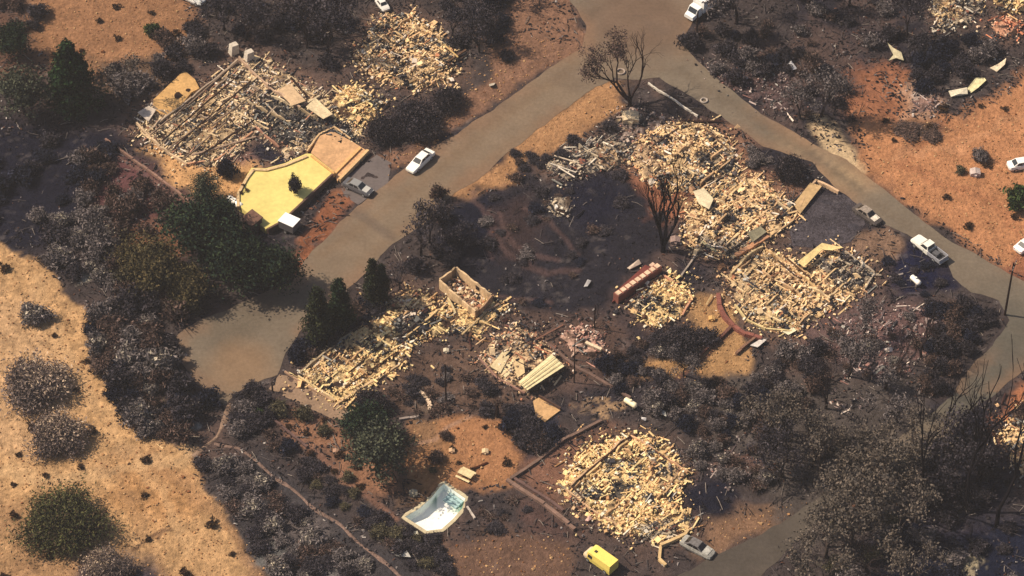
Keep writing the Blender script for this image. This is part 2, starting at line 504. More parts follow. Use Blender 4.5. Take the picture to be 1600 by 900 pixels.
    patch([(135, 265), (200, 250), (285, 300), (280, 355), (200, 345), (150, 350)], (112, 76, 74), 2)
    patch([(185, 355), (280, 345), (300, 400), (230, 420), (190, 400)], (150, 104, 72), 2, .8)
    patch([(1082, 480), (1100, 452), (1130, 450), (1135, 500), (1180, 545), (1175, 585), (1130, 600), (1080, 585), (1000, 585), (985, 565), (1030, 555), (1085, 540)], (190, 148, 100), 1)
    patch([(1385, 760), (1480, 820), (1660, 800), (1660, 980), (1340, 980)], (34, 38, 55), 3)
    patch([(1440, 640), (1560, 620), (1560, 800), (1440, 780)], (46, 45, 54), 3)
    patch([(1100, 815), (1180, 785), (1280, 775), (1240, 820), (1130, 868), (1085, 868)], (144, 112, 86), 1.5)
    patch([(1545, 640), (1600, 600), (1680, 590), (1680, 700), (1560, 690)], (190, 126, 88), 1.2)
    patch([(590, 600), (640, 560), (720, 530), (760, 540), (750, 590), (830, 630), (800, 650), (700, 640), (620, 650)], (112, 90, 76), 1.5)
    patch([(780, 640), (860, 640), (880, 690), (830, 720), (800, 680)], (48, 50, 62), 1.5)
    patch([(1378, 395), (1425, 378), (1480, 405), (1500, 445), (1440, 465), (1390, 450)], (34, 36, 58), 1.3)
    patch([(1340, 360), (1400, 355), (1410, 380), (1375, 410), (1340, 400)], (150, 120, 96), 1, .9)
    patch([(1240, 330), (1290, 308), (1345, 325), (1350, 360), (1300, 388), (1235, 385)], (78, 74, 78), 1)
    patch([(1250, 500), (1370, 455), (1500, 480), (1480, 560), (1300, 560), (1240, 540)], (112, 90, 84), 2)
    patch([(800, 770), (860, 810), (900, 840), (820, 830)], (100, 78, 70), 1)
    patch([(400, 700), (640, 880), (700, 960), (420, 960), (330, 740)], (72, 68, 68), 2)
    patch([(1120, 590), (1440, 600), (1440, 780), (1250, 860), (1180, 740), (1100, 680)], (90, 82, 76), 2)
    for pts in ([(765, 330), (775, 370), (800, 405), (850, 425), (900, 420)], [(780, 335), (792, 372), (820, 400), (870, 408)], [(820, 330), (860, 350), (900, 400)], [(700, 440), (780, 460), (860, 470)], [(740, 300), (760, 345), (765, 400)]):
        d = ldist(PP(pts), wx * .4 + X * .6, wy * .4 + Y * .6)
        w = smooth(.7, .1, d)[:, None] * .45
        C = C * (1 - w) + A(118, 92, 84) * w
    # ash drifts with shapes of their own
    for (px, py, r, c) in [(245, 650, 2.4, (214, 196, 150)), (225, 590, 2.6, (150, 142, 128)), (130, 430, 1.6, (190, 182, 160)), (100, 370, 3.0, (160, 150, 145)),
                           (985, 190, 1.9, (226, 200, 155)), (430, 150, 2.5, (120, 118, 118)), (510, 30, 2.5, (120, 112, 112)), (470, 830, 4.0, (115, 105, 100)), (430, 870, 3.5, (120, 118, 112)), (520, 890, 3, (135, 130, 125)),
                           (300, 668, 1.2, (190, 185, 170)), (1510, 885, 2.0, (190, 175, 140)), (1440, 150, 1.8, (214, 190, 170)), (1440, 495, 1.7, (225, 185, 120)), (1070, 325, 2, (190, 150, 110)),
                           (1055, 380, 1.0, (170, 145, 130)), (660, 635, 1.5, (120, 105, 90)), (950, 640, 2.0, (190, 155, 115)), (915, 635, 1.6, (150, 125, 100))]:
        cx, cy = P(px, py)
        d = np.hypot(X - cx, Y - cy) + (fbm(X, Y, 1.2, 31) - .5) * 2.4 * min(r, 2)
        w = (smooth(r, r * .45, d) * .85)[:, None]
        C = C * (1 - w) + A(*c) * w
    # streaks of fallen ash, fine
    mix = smooth(.60, .74, fbm(X * 1.0, Y * 1.0, 1.1, 33, 3)) * smooth(.5, .65, fbm(X, Y, 7, 34))
    dark = (C.sum(1) < 0.34)
    w = (mix * dark * .22)[:, None]
    C = C * (1 - w) + A(150, 138, 128) * w
    # gravel speckle and tracks
    g = smooth(-.5, .5, sdist(PP(gravel), X, Y))
    sp = smooth(.5, .75, vnoise(X, Y, .55, 51)) * .28 * g
    C = C * (1 + sp[:, None]) * (1 - (smooth(.55, .8, vnoise(X, Y, .7, 53)) * .22 * g)[:, None])
    for t, wd, c in ((TRAIL3, .35, (150, 112, 92)),):
        d = ldist(t, wx * .15 + X * .85, wy * .15 + Y * .85)
        w = smooth(wd + .35, wd - .15, d)[:, None] * .8
        C = C * (1 - w) + A(*c) * w
    for pts, wd, c, op in (([(180, 700), (260, 735), (330, 790), (380, 860), (430, 940)], 1.6, (178, 136, 96), .5), ([(60, 440), (100, 560), (170, 680), (250, 760), (300, 860)], 1.2, (226, 184, 132), .45), ([(0, 740), (90, 745), (180, 730), (300, 720)], 1.3, (222, 184, 134), .5),
                           ([(215, 860), (250, 845), (290, 835)], .3, (112, 84, 64), .8), ([(150, 720), (200, 760), (235, 850), (260, 900)], .9, (176, 138, 98), .45), ([(1480, 190), (1420, 260), (1560, 330), (1640, 420)], 1.5, (170, 112, 78), .4), ([(1600, 180), (1500, 230), (1400, 250)], 1.2, (214, 160, 116), .4)):
        d = ldist(PP(pts), wx, wy) + (fbm(X, Y, 2, 91) - .5) * 1.2
        w = smooth(wd, wd * .3, d)[:, None] * op
        C = C * (1 - w) + A(*c) * w
    for pts, c in (([(640, 697), (680, 688), (700, 668), (735, 652)], (190, 150, 120)), ([(1150, 510), (1100, 560), (1060, 590)], (120, 84, 70)), ([(160, 230), (215, 262), (300, 330)], (150, 115, 100)),
                   ([(165, 300), (180, 340), (185, 370), (200, 440)], (140, 110, 100)), ([(225, 270), (250, 330), (262, 350)], (130, 100, 100))):
        d = ldist(PP(pts), X, Y)
        w = smooth(.5, .15, d)[:, None] * .8
        C = C * (1 - w) + A(*c) * w
    nx, ny = len(xs), len(ys)
    i = np.arange(nx - 1); j = np.arange(ny - 1)
    I, J = np.meshgrid(i, j); a = (J * nx + I).ravel()
    Q = np.stack([a, a + 1, a + nx + 1, a + nx], 1)
    mb = MB(); mb.add(np.stack([X, Y, Z], 1), Q, col=np.clip(C, 0.008, .9))
    mb.obj("ground", M_ground, smooth_=True, kind="structure")


build_ground()


def sheet(name, poly, z, colf, mat, res=0.8, edge=0.5, **props):
    """a flat sheet inside a polygon with a slightly ragged edge"""
    # resample the outline
    pts = []
    n = len(poly)
    for i in range(n):
        a = poly[i]; b = poly[(i + 1) % n]
        L = np.hypot(*(b - a)); k = max(1, int(L / res))
        for t in range(k):
            pts.append(a + (b - a) * t / k)
    pts = np.array(pts)
    pts = pts + np.stack([fbm(pts[:, 0], pts[:, 1], 3.0, 61) - .5, fbm(pts[:, 0], pts[:, 1], 3.0, 62) - .5], 1) * 2 * edge
    lo = pts.min(0); hi = pts.max(0)
    import bmesh
    bm = bmesh.new()
    vs = [bm.verts.new((p[0], p[1], z)) for p in pts]
    f = bm.faces.new(vs)
    bmesh.ops.triangulate(bm, faces=[f])
    # cut into a grid so that colour can vary
    for ax, (a, b) in enumerate(zip(lo, hi)):
        for t in np.arange(a + 1.1, b, 1.1):
            co = [0, 0, 0]; no = [0, 0, 0]; co[ax] = t; no[ax] = 1
            bmesh.ops.bisect_plane(bm, geom=bm.verts[:] + bm.edges[:] + bm.faces[:], plane_co=co, plane_no=no)
    me = bpy.data.meshes.new(name); bm.to_mesh(me); bm.free()
    co = np.zeros(len(me.vertices) * 3); me.vertices.foreach_get("co", co); co = co.reshape(-1, 3)
    if me.polygons and me.polygons[0].normal.z < 0: me.flip_normals()
    me.polygons.foreach_set("use_smooth", np.zeros(len(me.polygons), bool))
    c = colf(co[:, 0], co[:, 1])
    ca = me.color_attributes.new("Col", 'FLOAT_COLOR', 'POINT')
    ca.data.foreach_set("color", np.concatenate([c, np.ones((len(c), 1))], 1).astype(np.float32).ravel())
    me.materials.append(mat)
    o = bpy.data.objects.new(name, me); COL.objects.link(o)
    for k, v in props.items(): o[k] = v
    return o


def road_col(X, Y):
    C = np.tile(A(130, 117, 98), (len(X), 1))

    def blob(px, py, r, col, op=1.0, st=1.0):
        nonlocal C
        cx, cy = P(px, py)
        d = np.hypot(X - cx, (Y - cy) / st) + (fbm(X, Y, 3, 71) - .5) * 3
        w = (smooth(r, r * .3, d) * op)[:, None]
        C = C * (1 - w) + A(*col) * w
    n = fbm(X, Y, 12, 72)[:, None]
    C = C * (.92 + .16 * n)
    for px, py, r in ((620, 330, 12), (700, 270, 12), (780, 215, 12), (850, 150, 12), (900, 100, 10), (540, 400, 9)):
        blob(px, py, r, (142, 122, 98), .7)
    blob(1000, 30, 14, (124, 100, 80), .8); blob(1320, 258, 9, (182, 154, 116), .85); blob(1265, 225, 8, (168, 144, 112), .7)
    blob(1570, 530, 14, (104, 99, 86), .9); blob(1520, 600, 12, (100, 96, 84), .9); blob(1120, 890, 14, (86, 79, 70), .95)
    blob(1300, 790, 18, (88, 82, 74), .8); blob(1180, 850, 10, (92, 84, 74), .9)
    blob(350, 500, 9, (112, 101, 84), .7); blob(380, 575, 7, (160, 126, 90), .55)
    # long tyre tracks turning into the drives
    for tr, col, wd in (([(1330, 262), (1280, 228), (1240, 222)], (160, 138, 108), .3), ([(1350, 300), (1300, 262), (1262, 238)], (104, 92, 78), .25), ([(1345, 310), (1290, 268), (1255, 240)], (150, 128, 100), .25),
                        ([(500, 400), (640, 300), (760, 205), (900, 100)], (136, 112, 86), .5), ([(560, 415), (700, 300), (850, 185)], (138, 114, 88), .5), ([(1060, 110), (1250, 230), (1480, 400)], (112, 98, 80), .5)):
        d = ldist(PP(tr), X, Y) + (fbm(X, Y, 4, 79) - .5)
        w = smooth(wd + .6, wd, d)[:, None] * .45
        C = C * (1 - w) + A(*col) * w
    # dirt washed in along the edges
    de = sdist(ROAD_A, X, Y) + (fbm(X, Y, 5, 75) - .5) * 4
    w = smooth(2.6, .2, de)[:, None] * .55 * (Y > -20)[:, None] * smooth(.38, .62, fbm(X, Y, 14, 76))[:, None]
    C = C * (1 - w) + A(150, 116, 88) * w
    # wheel-worn lanes and old patches
    w = smooth(.62, .7, fbm(X * .4, Y, 6, 78))[:, None] * .25
    C = C * (1 - w) + A(112, 98, 84) * w
    # crack-seal band across the road by the driveway
    d = ldist(PP([(558, 332), (585, 352), (612, 372)]), X, Y)
    w = smooth(1.1, .4, d)[:, None] * .45
    C = C * (1 - w) + A(100, 88, 78) * w
    return C


sheet("road", ROAD_A, 0.03, road_col, M_road, edge=.45, kind="structure")
sheet("driveway", PP(DRIVE['grey']), 0.036, lambda X, Y: np.tile(A(122, 112, 106), (len(X), 1)), M_road, edge=.15, kind="structure")
sheet("driveway", PP(DRIVE['left_strip']), 0.036, lambda X, Y: np.tile(A(160, 132, 104), (len(X), 1)), M_conc, edge=.15, kind="structure")
sheet("driveway", PP(DRIVE['black']), 0.036, lambda X, Y: A(84, 78, 80) * (0.6 + .9 * fbm(X, Y, 2.5, 8)[:, None]), M_ash, edge=.4, kind="structure")


def ribbon(name, pts, w, h, col, mat, seed=0, **props):
    """a narrow beaten path that follows the ground"""
    d = np.concatenate([[0], np.cumsum(np.hypot(*np.diff(pts, axis=0).T))])
    s = np.arange(0, d[-1], .5)
    x = np.interp(s, d, pts[:, 0]) + (vnoise(s, s * 0, 4, seed) - .5) * .8
    y = np.interp(s, d, pts[:, 1]) + (vnoise(s, s * 0, 4, seed + 3) - .5) * .8
    tx = np.gradient(x); ty = np.gradient(y); L = np.hypot(tx, ty); nx_, ny_ = -ty / L, tx / L
    W = w * (.5 + vnoise(s, s * 0, 1.5, seed + 9) * .8) / 2
    k = 5
    V = []
    for j in range(k):
        t = (j / (k - 1) * 2 - 1)
        px = x + nx_ * W * t; py = y + ny_ * W * t
        V.append(np.stack([px, py, gz(px, py) + h * (1 - t * t) + .03 - .12 * (abs(t) > .9)], 1))
    V = np.stack(V, 1).reshape(-1, 3)
    Q = [(i * k + j, i * k + j + 1, (i + 1) * k + j + 1, (i + 1) * k + j) for i in range(len(s) - 1) for j in range(k - 1)]
    Q = [q[::-1] for q in Q]
    mb = MB(); mb.add(V, Q, col=A(*col))
    return mb.obj(name, mat, smooth_=True, **props)


ribbon("path", TRAIL1, 1.0, .05, (166, 138, 114), M_ground, 1, kind="structure")
ribbon("path", TRAIL2, .7, .05, (150, 124, 108), M_ground, 5, kind="structure")

# ------------------------------------------------------------------ loose litter on the burnt ground
def scatter_stuff():
    X = rng.uniform(-90, 90, 60000); Y = rng.uniform(-62, 74, 60000)
    keep = sdist(ROAD_A, X, Y) < -0.3
    for p in FLAT[1:]:
        keep &= sdist(p, X, Y) < 0.2
    keep &= sdist(POOL, X, Y) < -0.8
    dirt = np.zeros(len(X))
    for poly in ([(-120, 375), (20, 385), (60, 412), (110, 462), (148, 480), (138, 540), (160, 592), (192, 650), (235, 690), (300, 712), (305, 750), (355, 790), (372, 830), (400, 860), (432, 905), (440, 1000), (-120, 1000)],
                 [(60, -40), (255, -40), (300, 40), (310, 78), (262, 100), (200, 92), (100, 120), (45, 50)],
                 [(1345, 180), (1500, 190), (1680, 90), (1680, 480), (1380, 290)], [(640, 665), (770, 645), (820, 700), (800, 755), (720, 765), (640, 745)], [(700, 845), (880, 838), (895, 870), (890, 960), (690, 960)], [(205, 232), (300, 250), (400, 255), (370, 310), (295, 296)], [(1085, 455), (1130, 450), (1180, 545), (1130, 600), (1000, 585)], [(1110, 815), (1280, 780), (1130, 868)], [(780, 50), (912, 75), (650, 245), (600, 280)], [(690, 312), (930, 128), (975, 165), (800, 290)]):
        dirt = np.maximum(dirt, sdist(PP(poly), X, Y) > 0)
    dirt = dirt > 0
    dens = smooth(.35, .65, fbm(X, Y, 6, 81))
    calm = sdist(PP([(690, 310), (860, 290), (985, 268), (1030, 310), (1050, 385), (965, 440), (950, 480), (800, 485), (720, 430), (676, 370)]), X, Y) > 0
    calm |= sdist(PP([(-60, 215), (190, 215), (210, 330), (-60, 370)]), X, Y) > 0
    keep &= ~(calm & (rng.random(len(X)) < .8))
    k1 = keep & ~dirt & (rng.random(len(X)) < .15 + .85 * dens)
    x, y = X[k1], Y[k1]; n = len(x)
    s = np.stack([rng.lognormal(-1.25, .5, n), rng.lognormal(-1.9, .4, n), rng.uniform(.04, .15, n)], 1)
    pal = np.array([A(40, 38, 42), A(60, 55, 56), A(95, 85, 82), A(150, 140, 132), A(205, 195, 180), A(120, 84, 66)])
    c = pal[rng.choice(6, n, p=[.37, .30, .19, .06, .015, .065])]
    mb = MB()
    mb.chunks(np.stack([x, y, gz(x, y) + .05], 1), s, rng.uniform(0, 6.3, n), rng.normal(0, .35, n), rng.normal(0, .35, n), rng.uniform(0, .3, n), c)
    mb.obj("burnt_litter", M_matte, kind="stuff")
    # fallen twigs
    k2 = np.where(keep & ~dirt)[0][:5000]
    x, y = X[k2], Y[k2]; n = len(x)
    s = np.stack([rng.uniform(.6, 2.4, n), rng.uniform(.04, .09, n), rng.uniform(.04, .08, n)], 1)
    c = np.array([A(44, 40, 42), A(100, 92, 88), A(150, 138, 124)])[rng.choice(3, n, p=[.5, .3, .2])]
    mb = MB()
    mb.chunks(np.stack([x, y, gz(x, y) + .12], 1), s, rng.uniform(0, 6.3, n), rng.normal(0, .2, n), rng.normal(0, .35, n), rng.uniform(0, .1, n), c)
    mb.obj("fallen_twigs", M_char, kind="stuff")
    k3 = keep & dirt & (rng.random(len(X)) < .55)
    x, y = X[k3], Y[k3]; n = len(x)
    s = rng.lognormal(-2.15, .4, n)[:, None] * np.array([1.3, 1, .6])
    c = np.array([A(212, 170, 120), A(196, 148, 100), A(150, 100, 65), A(90, 66, 52)])[rng.choice(4, n, p=[.36, .46, .18, .0])]
    mb = MB()
    mb.chunks(np.stack([x, y, gz(x, y) + .04], 1), s, rng.uniform(0, 6.3, n), rng.normal(0, .3, n), rng.normal(0, .3, n), rng.uniform(0, .3, n), c)
    mb.obj("loose_stones", M_matte, kind="stuff")


scatter_stuff()


# ------------------------------------------------------------------ ruins
PAL_CREAM = ([(252, 220, 166), (244, 208, 150), (224, 184, 134), (180, 140, 104), (250, 232, 204), (104, 78, 58), (56, 46, 42), (204, 140, 100)], [.30, .24, .15, .09, .09, .06, .04, .03])
PAL_YELLOW = ([(255, 228, 162), (252, 214, 150), (234, 190, 134), (176, 134, 92), (255, 240, 206), (88, 64, 48)], [.34, .28, .14, .08, .10, .06])
PAL_GREY = ([(215, 195, 160), (160, 145, 125), (110, 100, 94), (70, 64, 64), (236, 224, 196), (150, 100, 80), (42, 40, 42)], [.20, .18, .16, .16, .12, .06, .12])
PAL_PALE = ([(246, 220, 172), (228, 198, 150), (180, 158, 130), (130, 112, 98), (250, 236, 210), (84, 72, 64), (190, 140, 110)], [.24, .22, .16, .12, .12, .08, .06])
PAL_DARK = ([(70, 68, 70), (42, 42, 46), (100, 96, 90), (150, 148, 136), (210, 204, 186), (86, 60, 54)], [.30, .30, .16, .12, .06, .06])
PAL_MIX = ([(246, 214, 164), (224, 188, 142), (178, 140, 110), (196, 134, 100), (248, 228, 200), (96, 78, 66), (56, 48, 48)], [.24, .20, .14, .12, .10, .12, .08])


def ruin(key, label, pal=PAL_CREAM, H=1.0, dens=4.2, size=.55, bed=(120, 92, 68), zones=(), walls=(), beams=(), slab=None, name="burned_house", cat="ruin", edge=.8, ragged=.5, inner=.5, extra=None, align=None, thin=False):
    poly = RUIN_POLYS[key]
    cx, cy = poly.mean(0)
    t = thing(name, label, cat, (cx, cy, 0))
    o2 = np.array([cx, cy])
    lo, hi = poly.min(0) - 1, poly.max(0) + 1
    seed = abs(hash(key)) % 1 + sum(map(ord, key)) % 37

    def prof(x, y):
        d = sdist(poly, x, y) + (fbm(x, y, 2.2, seed) - .5) * 2 * ragged
        return np.where(d > 0, H * (1 - np.exp(-np.maximum(d, 0) / edge)) * (.35 + 1.0 * fbm(x, y, 2.6, seed + 5)), -0.25), d
    # mound of ash and small debris
    xs = np.arange(lo[0], hi[0], .3); ys = np.arange(lo[1], hi[1], .3)
    Xg, Yg = np.meshgrid(xs, ys)
    h, d = prof(Xg, Yg)
    h = h * .8 + np.where(d > 0, (vnoise(Xg, Yg, .7, seed + 9) - .5) * .42 + (vnoise(Xg, Yg, 1.5, seed + 19) - .5) * .3, 0)
    nx, ny = len(xs), len(ys)
    V = np.stack([Xg.ravel() - cx, Yg.ravel() - cy, h.ravel() + .02], 1)
    I, J = np.meshgrid(np.arange(nx - 1), np.arange(ny - 1)); a = (J * nx + I).ravel()
    Q = np.stack([a, a + 1, a + nx + 1, a + nx], 1)
    inside = (d.ravel() > -.4)
    Q = Q[inside[Q].any(1)]
    mb = MB()
    gx, gy = Xg.ravel(), Yg.ravel()
    cols = np.array([A(*c) for c in pal[0]]); pr = np.array(pal[1]) / sum(pal[1])
    base = (cols[0] * .45 + cols[1] * .35 + cols[2] * .2) * 1.15
    bn = vnoise(gx, gy, .75, seed + 2) * .6 + vnoise(gx, gy, 1.9, seed + 4) * .4
    w = smooth(.50, .62, bn)[:, None]
    bc = base * (1 - w) + A(74, 58, 50) * w
    w = smooth(.55, .75, fbm(gx, gy, 3.2, seed + 6))[:, None] * .7
    bc = bc * (1 - w) + A(*bed) * w
    for zp, zpal, zprob in zones:
        zd = sdist(PP(zp), gx, gy) + (vnoise(gx, gy, 1.3, 5) - .5) * 2
        w = smooth(-.3, .3, zd)[:, None] * zprob
        zc = np.array([A(*q) for q in zpal[0]]); zm = (zc * np.array(zpal[1])[:, None]).sum(0) / sum(zpal[1])
        bc = bc * (1 - w) + zm * .8 * w
    if thin:
        bc = np.tile(A(*bed), (len(gx), 1)) * (.7 + .6 * bn[:, None])
    mb.add(V, Q, col=bc)
    mb.obj("ash_bed", M_ash, t, smooth_=True)
    # rubble
    area = (d > 0).sum() * .09
    n = int(area * dens * 2.7)
    x = rng.uniform(lo[0] - 1.5, hi[0] + 1.5, n * 5); y = rng.uniform(lo[1] - 1.5, hi[1] + 1.5, n * 5)
    h, d = prof(x, y)
    pk = np.where(d > 0.05, .35 + 1.3 * (vnoise(x, y, 1.3, seed + 3) - .25), .45 * np.exp(np.minimum(d, 0) / .7))
    k = np.where(rng.random(len(x)) < pk)[0][:int(n * 1.15)]
    x, y, h, d = x[k], y[k], h[k], d[k]; n = len(x)
    h = np.where(d > 0.05, h, 0)
    sz = np.minimum(rng.lognormal(math.log(size * .42), .55, n), 1.4)
    s = np.stack([sz, sz * rng.uniform(.25, .85, n), rng.uniform(.04, .20, n)], 1)
    lg = rng.random(n) < .07
    s[lg, 0] = rng.uniform(.9, 2.4, lg.sum()); s[lg, 1] = rng.uniform(.1, .26, lg.sum()); s[lg, 2] = rng.uniform(.06, .16, lg.sum())
    c = cols[rng.choice(len(cols), n, p=pr)] * rng.uniform(1.05, 1.4, (n, 1))
    zin = np.zeros(n, bool)
    for zp, zpal, zprob in zones:
        zd = sdist(PP(zp), x, y)
        zi = np.where((zd + (vnoise(x, y, 1.3, 5) - .5) * 2 > 0) & (rng.random(n) < zprob))[0]
        zc = np.array([A(*q) for q in zpal[0]]); zin[zi] = True
        c[zi] = zc[rng.choice(len(zc), len(zi), p=np.array(zpal[1]) / sum(zpal[1]))]
    # darker, charred patches in the heap
    pd = smooth(.56, .68, fbm(x, y, 2.0, seed + 7)) * .85 > rng.random(n)
    dc = np.array([A(*q) for q in PAL_DARK[0]])
    c[pd] = dc[rng.choice(len(dc), pd.sum(), p=np.array(PAL_DARK[1]) / sum(PAL_DARK[1]))]
    zz = h + rng.uniform(0, .30, n) * (.3 + .7 * min(1, H)) + s[:, 2] * .5
    yaw = rng.uniform(0, 6.3, n)
    ax_ = align if align is not None else head((470, 590), (650, 452))
    sel = rng.random(n) < (.6 if align is not None else .35)
    sel |= lg & (rng.random(n) < .6)
    yaw[sel] = ax_ + rng.normal(0, .14, sel.sum()) + (rng.random(sel.sum()) < .35) * math.pi / 2
    til = np.where(lg, .1, .30)
    mb = MB()
    mb.chunks(np.stack([x - cx, y - cy, zz], 1), s, yaw, rng.normal(0, 1, n) * til, rng.normal(0, .38, n), rng.uniform(-.15, .42, n) * ~lg, c)
    mb.obj("rubble", M_matte, t, kind="stuff")
    # stubs of the inner walls
    if inner:
        u = np.array([math.cos(ax_), math.sin(ax_)]); v = np.array([-u[1], u[0]])
        ext = max(hi - lo)
        cnt = 0
        for (e1, e2) in ((u, v), (v, u)):
            off = -ext / 2 + rng.uniform(0, 2)
            while off < ext / 2:
                st = -ext / 2
                while st < ext / 2:
                    L = rng.uniform(2.0, 5.0)
                    a0 = e1 * st + e2 * off; b0 = a0 + e1 * L
                    mpt = (a0 + b0) / 2 + o2
                    dd = min(sdist(poly, [a0[0] + o2[0]], [a0[1] + o2[1]])[0], sdist(poly, [b0[0] + o2[0]], [b0[1] + o2[1]])[0])
                    if dd > .6 and rng.random() < inner and cnt < 34:
                        cnt += 1
                        hb = float(prof(np.array([mpt[0]]), np.array([mpt[1]]))[0][0]) * .6
                        mb = MB(); m = max(2, int(L / .8)); th = rng.uniform(.18, .28); wc = cols[rng.choice(3)] * rng.uniform(.9, 1.15)
                        hs = hb + rng.uniform(.15, .85, m + 1)
                        for q in range(m):
                            mb.wall(a0 + (b0 - a0) * q / m, a0 + (b0 - a0) * (q + 1) / m, th * rng.uniform(.93, 1.07), -.1, hs[q], wc * rng.uniform(.8, 1.05), hs[q + 1])
                        mb.obj("wall", M_conc, t)
                    st += L + rng.uniform(.3, 2)
                off += rng.uniform(2.2, 3.8)
    # what still stands of the walls
    for w in walls:
        pts, hh, col = w[0], w[1], w[2]
        th = w[3] if len(w) > 3 else .25
        W = PP(pts) - o2
        for i in range(len(W) - 1):
            mb = MB()
            L = np.hypot(*(W[i + 1] - W[i])); m = max(1, int(L / 1.1))
            hs = hh * rng.uniform(.55, 1.12, m + 1)
            for q in range(m):
                mb.wall(W[i] + (W[i + 1] - W[i]) * q / m, W[i] + (W[i + 1] - W[i]) * (q + 1) / m, th * rng.uniform(.9, 1.08), -.1, hs[q], A(*col) * rng.uniform(.9, 1.08), hs[q + 1])
            mb.obj("wall", M_conc, t)
    for (x0, y0), (x1, y1), r, col in beams:
        a = np.array(P(x0, y0)) - o2; b = np.array(P(x1, y1)) - o2
        mb = MB()
        L = np.hypot(*(b - a)); ang = math.atan2(*(b - a)[::-1])
        z0 = .35 + H * rng.uniform(.4, .8)
        mb.box(((a[0] + b[0]) / 2, (a[1] + b[1]) / 2, z0), (L, r * 2, r * 2), ang, ry=rng.normal(0, .04), rx=rng.uniform(0, .5), col=A(*col))
        mb.obj("beam", M_char, t)
    if extra: extra(t, o2, prof)
    return t


def rows(t, o2, prof):
    """parallel joists and wall plates of the long house on the upper left"""
    pairs = [((236, 212), (372, 98)), ((252, 222), (382, 112)), ((262, 234), (352, 168)), ((272, 232), (392, 128)), ((288, 250), (352, 192)), ((300, 252), (372, 205)), ((330, 198), (408, 140)), ((345, 225), (398, 188))]
    for i, (a, b) in enumerate(pairs):
        a = np.array(P(*a, .7)) - o2; b = np.array(P(*b, .7)) - o2
        L = np.hypot(*(b - a)); ang = math.atan2(*(b - a)[::-1])
        mb = MB(); m = 5
        for q in range(m):
            c = a + (b - a) * (q + .5) / m
            mb.box((c[0] + rng.normal(0, .05), c[1] + rng.normal(0, .05), .85 + rng.normal(0, .06)), (L / m + .05, .15, .2), ang + rng.normal(0, .015), ry=rng.normal(0, .02), col=A(*((70, 54, 46) if i % 2 else (150, 128, 106))) * rng.uniform(.8, 1.2))
        mb.obj("joist", M_char, t)


def panel(t, o2, pts, z, col, th=.08, name="sheet_panel", sag=0.0):
    W = PP(pts, z) - o2
    mb = MB()
    n = len(W)
    zz = np.array([z + rng.normal(0, .12 + sag) for _ in range(n)])
    v = [(p[0], p[1], zz[i] - th) for i, p in enumerate(W)] + [(p[0], p[1], zz[i]) for i, p in enumerate(W)]
    mb.add(v, [(i, (i + 1) % n, n + (i + 1) % n, n + i)[::-1] for i in range(n)], [tuple(range(n)), tuple(range(n, 2 * n))[::-1]], A(*col))
    return mb.obj(name, M_conc, t)


def left_extra(t, o2, prof):
    rows(t, o2, prof)
    # pale concrete floor slab; dark discs on top paint the shade of its holes
    W = PP([(240, 160), (288, 114), (305, 128), (312, 142), (300, 148), (268, 186), (240, 178)]) - o2
    mb = MB(); mb.prism(W, -.05, .55, A(226, 178, 110)); mb.obj("floor_slab", M_conc, t)
    for (a, b, r) in ((278, 149, .75), (294, 141, .4)):
        c = np.array(P(a, b, .56)) - o2
        mb = MB()
        k = 9; ring = [(c[0] + r * rng.uniform(.7, 1.1) * math.cos(q * 6.283 / k), c[1] + r * rng.uniform(.7, 1.1) * math.sin(q * 6.283 / k)) for q in range(k)]
        mb.prism(ring, .5, .62, A(58, 44, 38)); mb.obj("hole_disc", M_matte, t)
    panel(t, o2, [(478, 168), (493, 152), (520, 178), (505, 185)], 1.5, (250, 226, 176))
    panel(t, o2, [(434, 140), (452, 130), (478, 158), (456, 165)], 1.2, (226, 192, 146))
    panel(t, o2, [(215, 176), (232, 164), (244, 172), (232, 190)], .9, (214, 198, 176))
    for (x, y) in ((366, 84), (390, 95)):
        c = np.array(P(x, y)) - o2
        mb = MB(); mb.box((c[0], c[1], 1.0), (1.4, 1.1, 2.0), .6, .08, .06, A(240, 226, 200), .8); mb.obj("chimney_block", M_conc, t)


DKZ = [(405, 150), (470, 160), (560, 205), (560, 228), (470, 222), (430, 240), (400, 195)]
ruin('left_house', "burned-out long house above the yellow terrace, rows of charred joists over cream rubble", PAL_PALE, .3, 4.2, .42, inner=.6,
     zones=[(DKZ, PAL_DARK, .85), ([(270, 190), (330, 150), (380, 190), (330, 250)], PAL_CREAM, .6)],
     walls=[([(214, 196), (250, 232), (292, 260)], .7, (232, 200, 156)), ([(374, 96), (420, 140), (470, 175)], 1.0, (214, 180, 146)), ([(236, 205), (300, 158), (372, 98)], .8, (190, 168, 140)),
            ([(292, 258), (340, 252), (398, 206)], .5, (226, 170, 128)), ([(398, 200), (436, 232)], .6, (190, 140, 110)), ([(480, 240), (500, 212), (522, 202), (548, 220)], .7, (232, 194, 140))],
     beams=[((300, 250), (400, 215), .12, (200, 170, 140)), ((455, 125), (480, 155), .15, (60, 44, 38)), ((415, 165), (436, 186), .1, (200, 180, 150)), ((470, 170), (500, 155), .12, (230, 210, 170))],
     extra=left_extra, align=math.atan2(P(390, 120)[1] - P(270, 230)[1], P(390, 120)[0] - P(270, 230)[0]))
ruin('top_pile', "rounded cream rubble mound of a collapsed house at the top, near the small yellow heap", PAL_CREAM, .8, 4.6, .55,
     zones=[([(580, 45), (620, 55), (600, 90), (570, 85)], PAL_GREY, .6), ([(600, 120), (640, 95), (680, 110), (650, 138)], PAL_GREY, .3)],
     walls=[([(572, 85), (598, 105)], .9, (220, 180, 130))], beams=[((668, 122), (728, 84), .14, (120, 92, 70)), ((640, 135), (690, 112), .12, (170, 140, 100)), ((684, 66), (716, 96), .12, (214, 180, 120))])
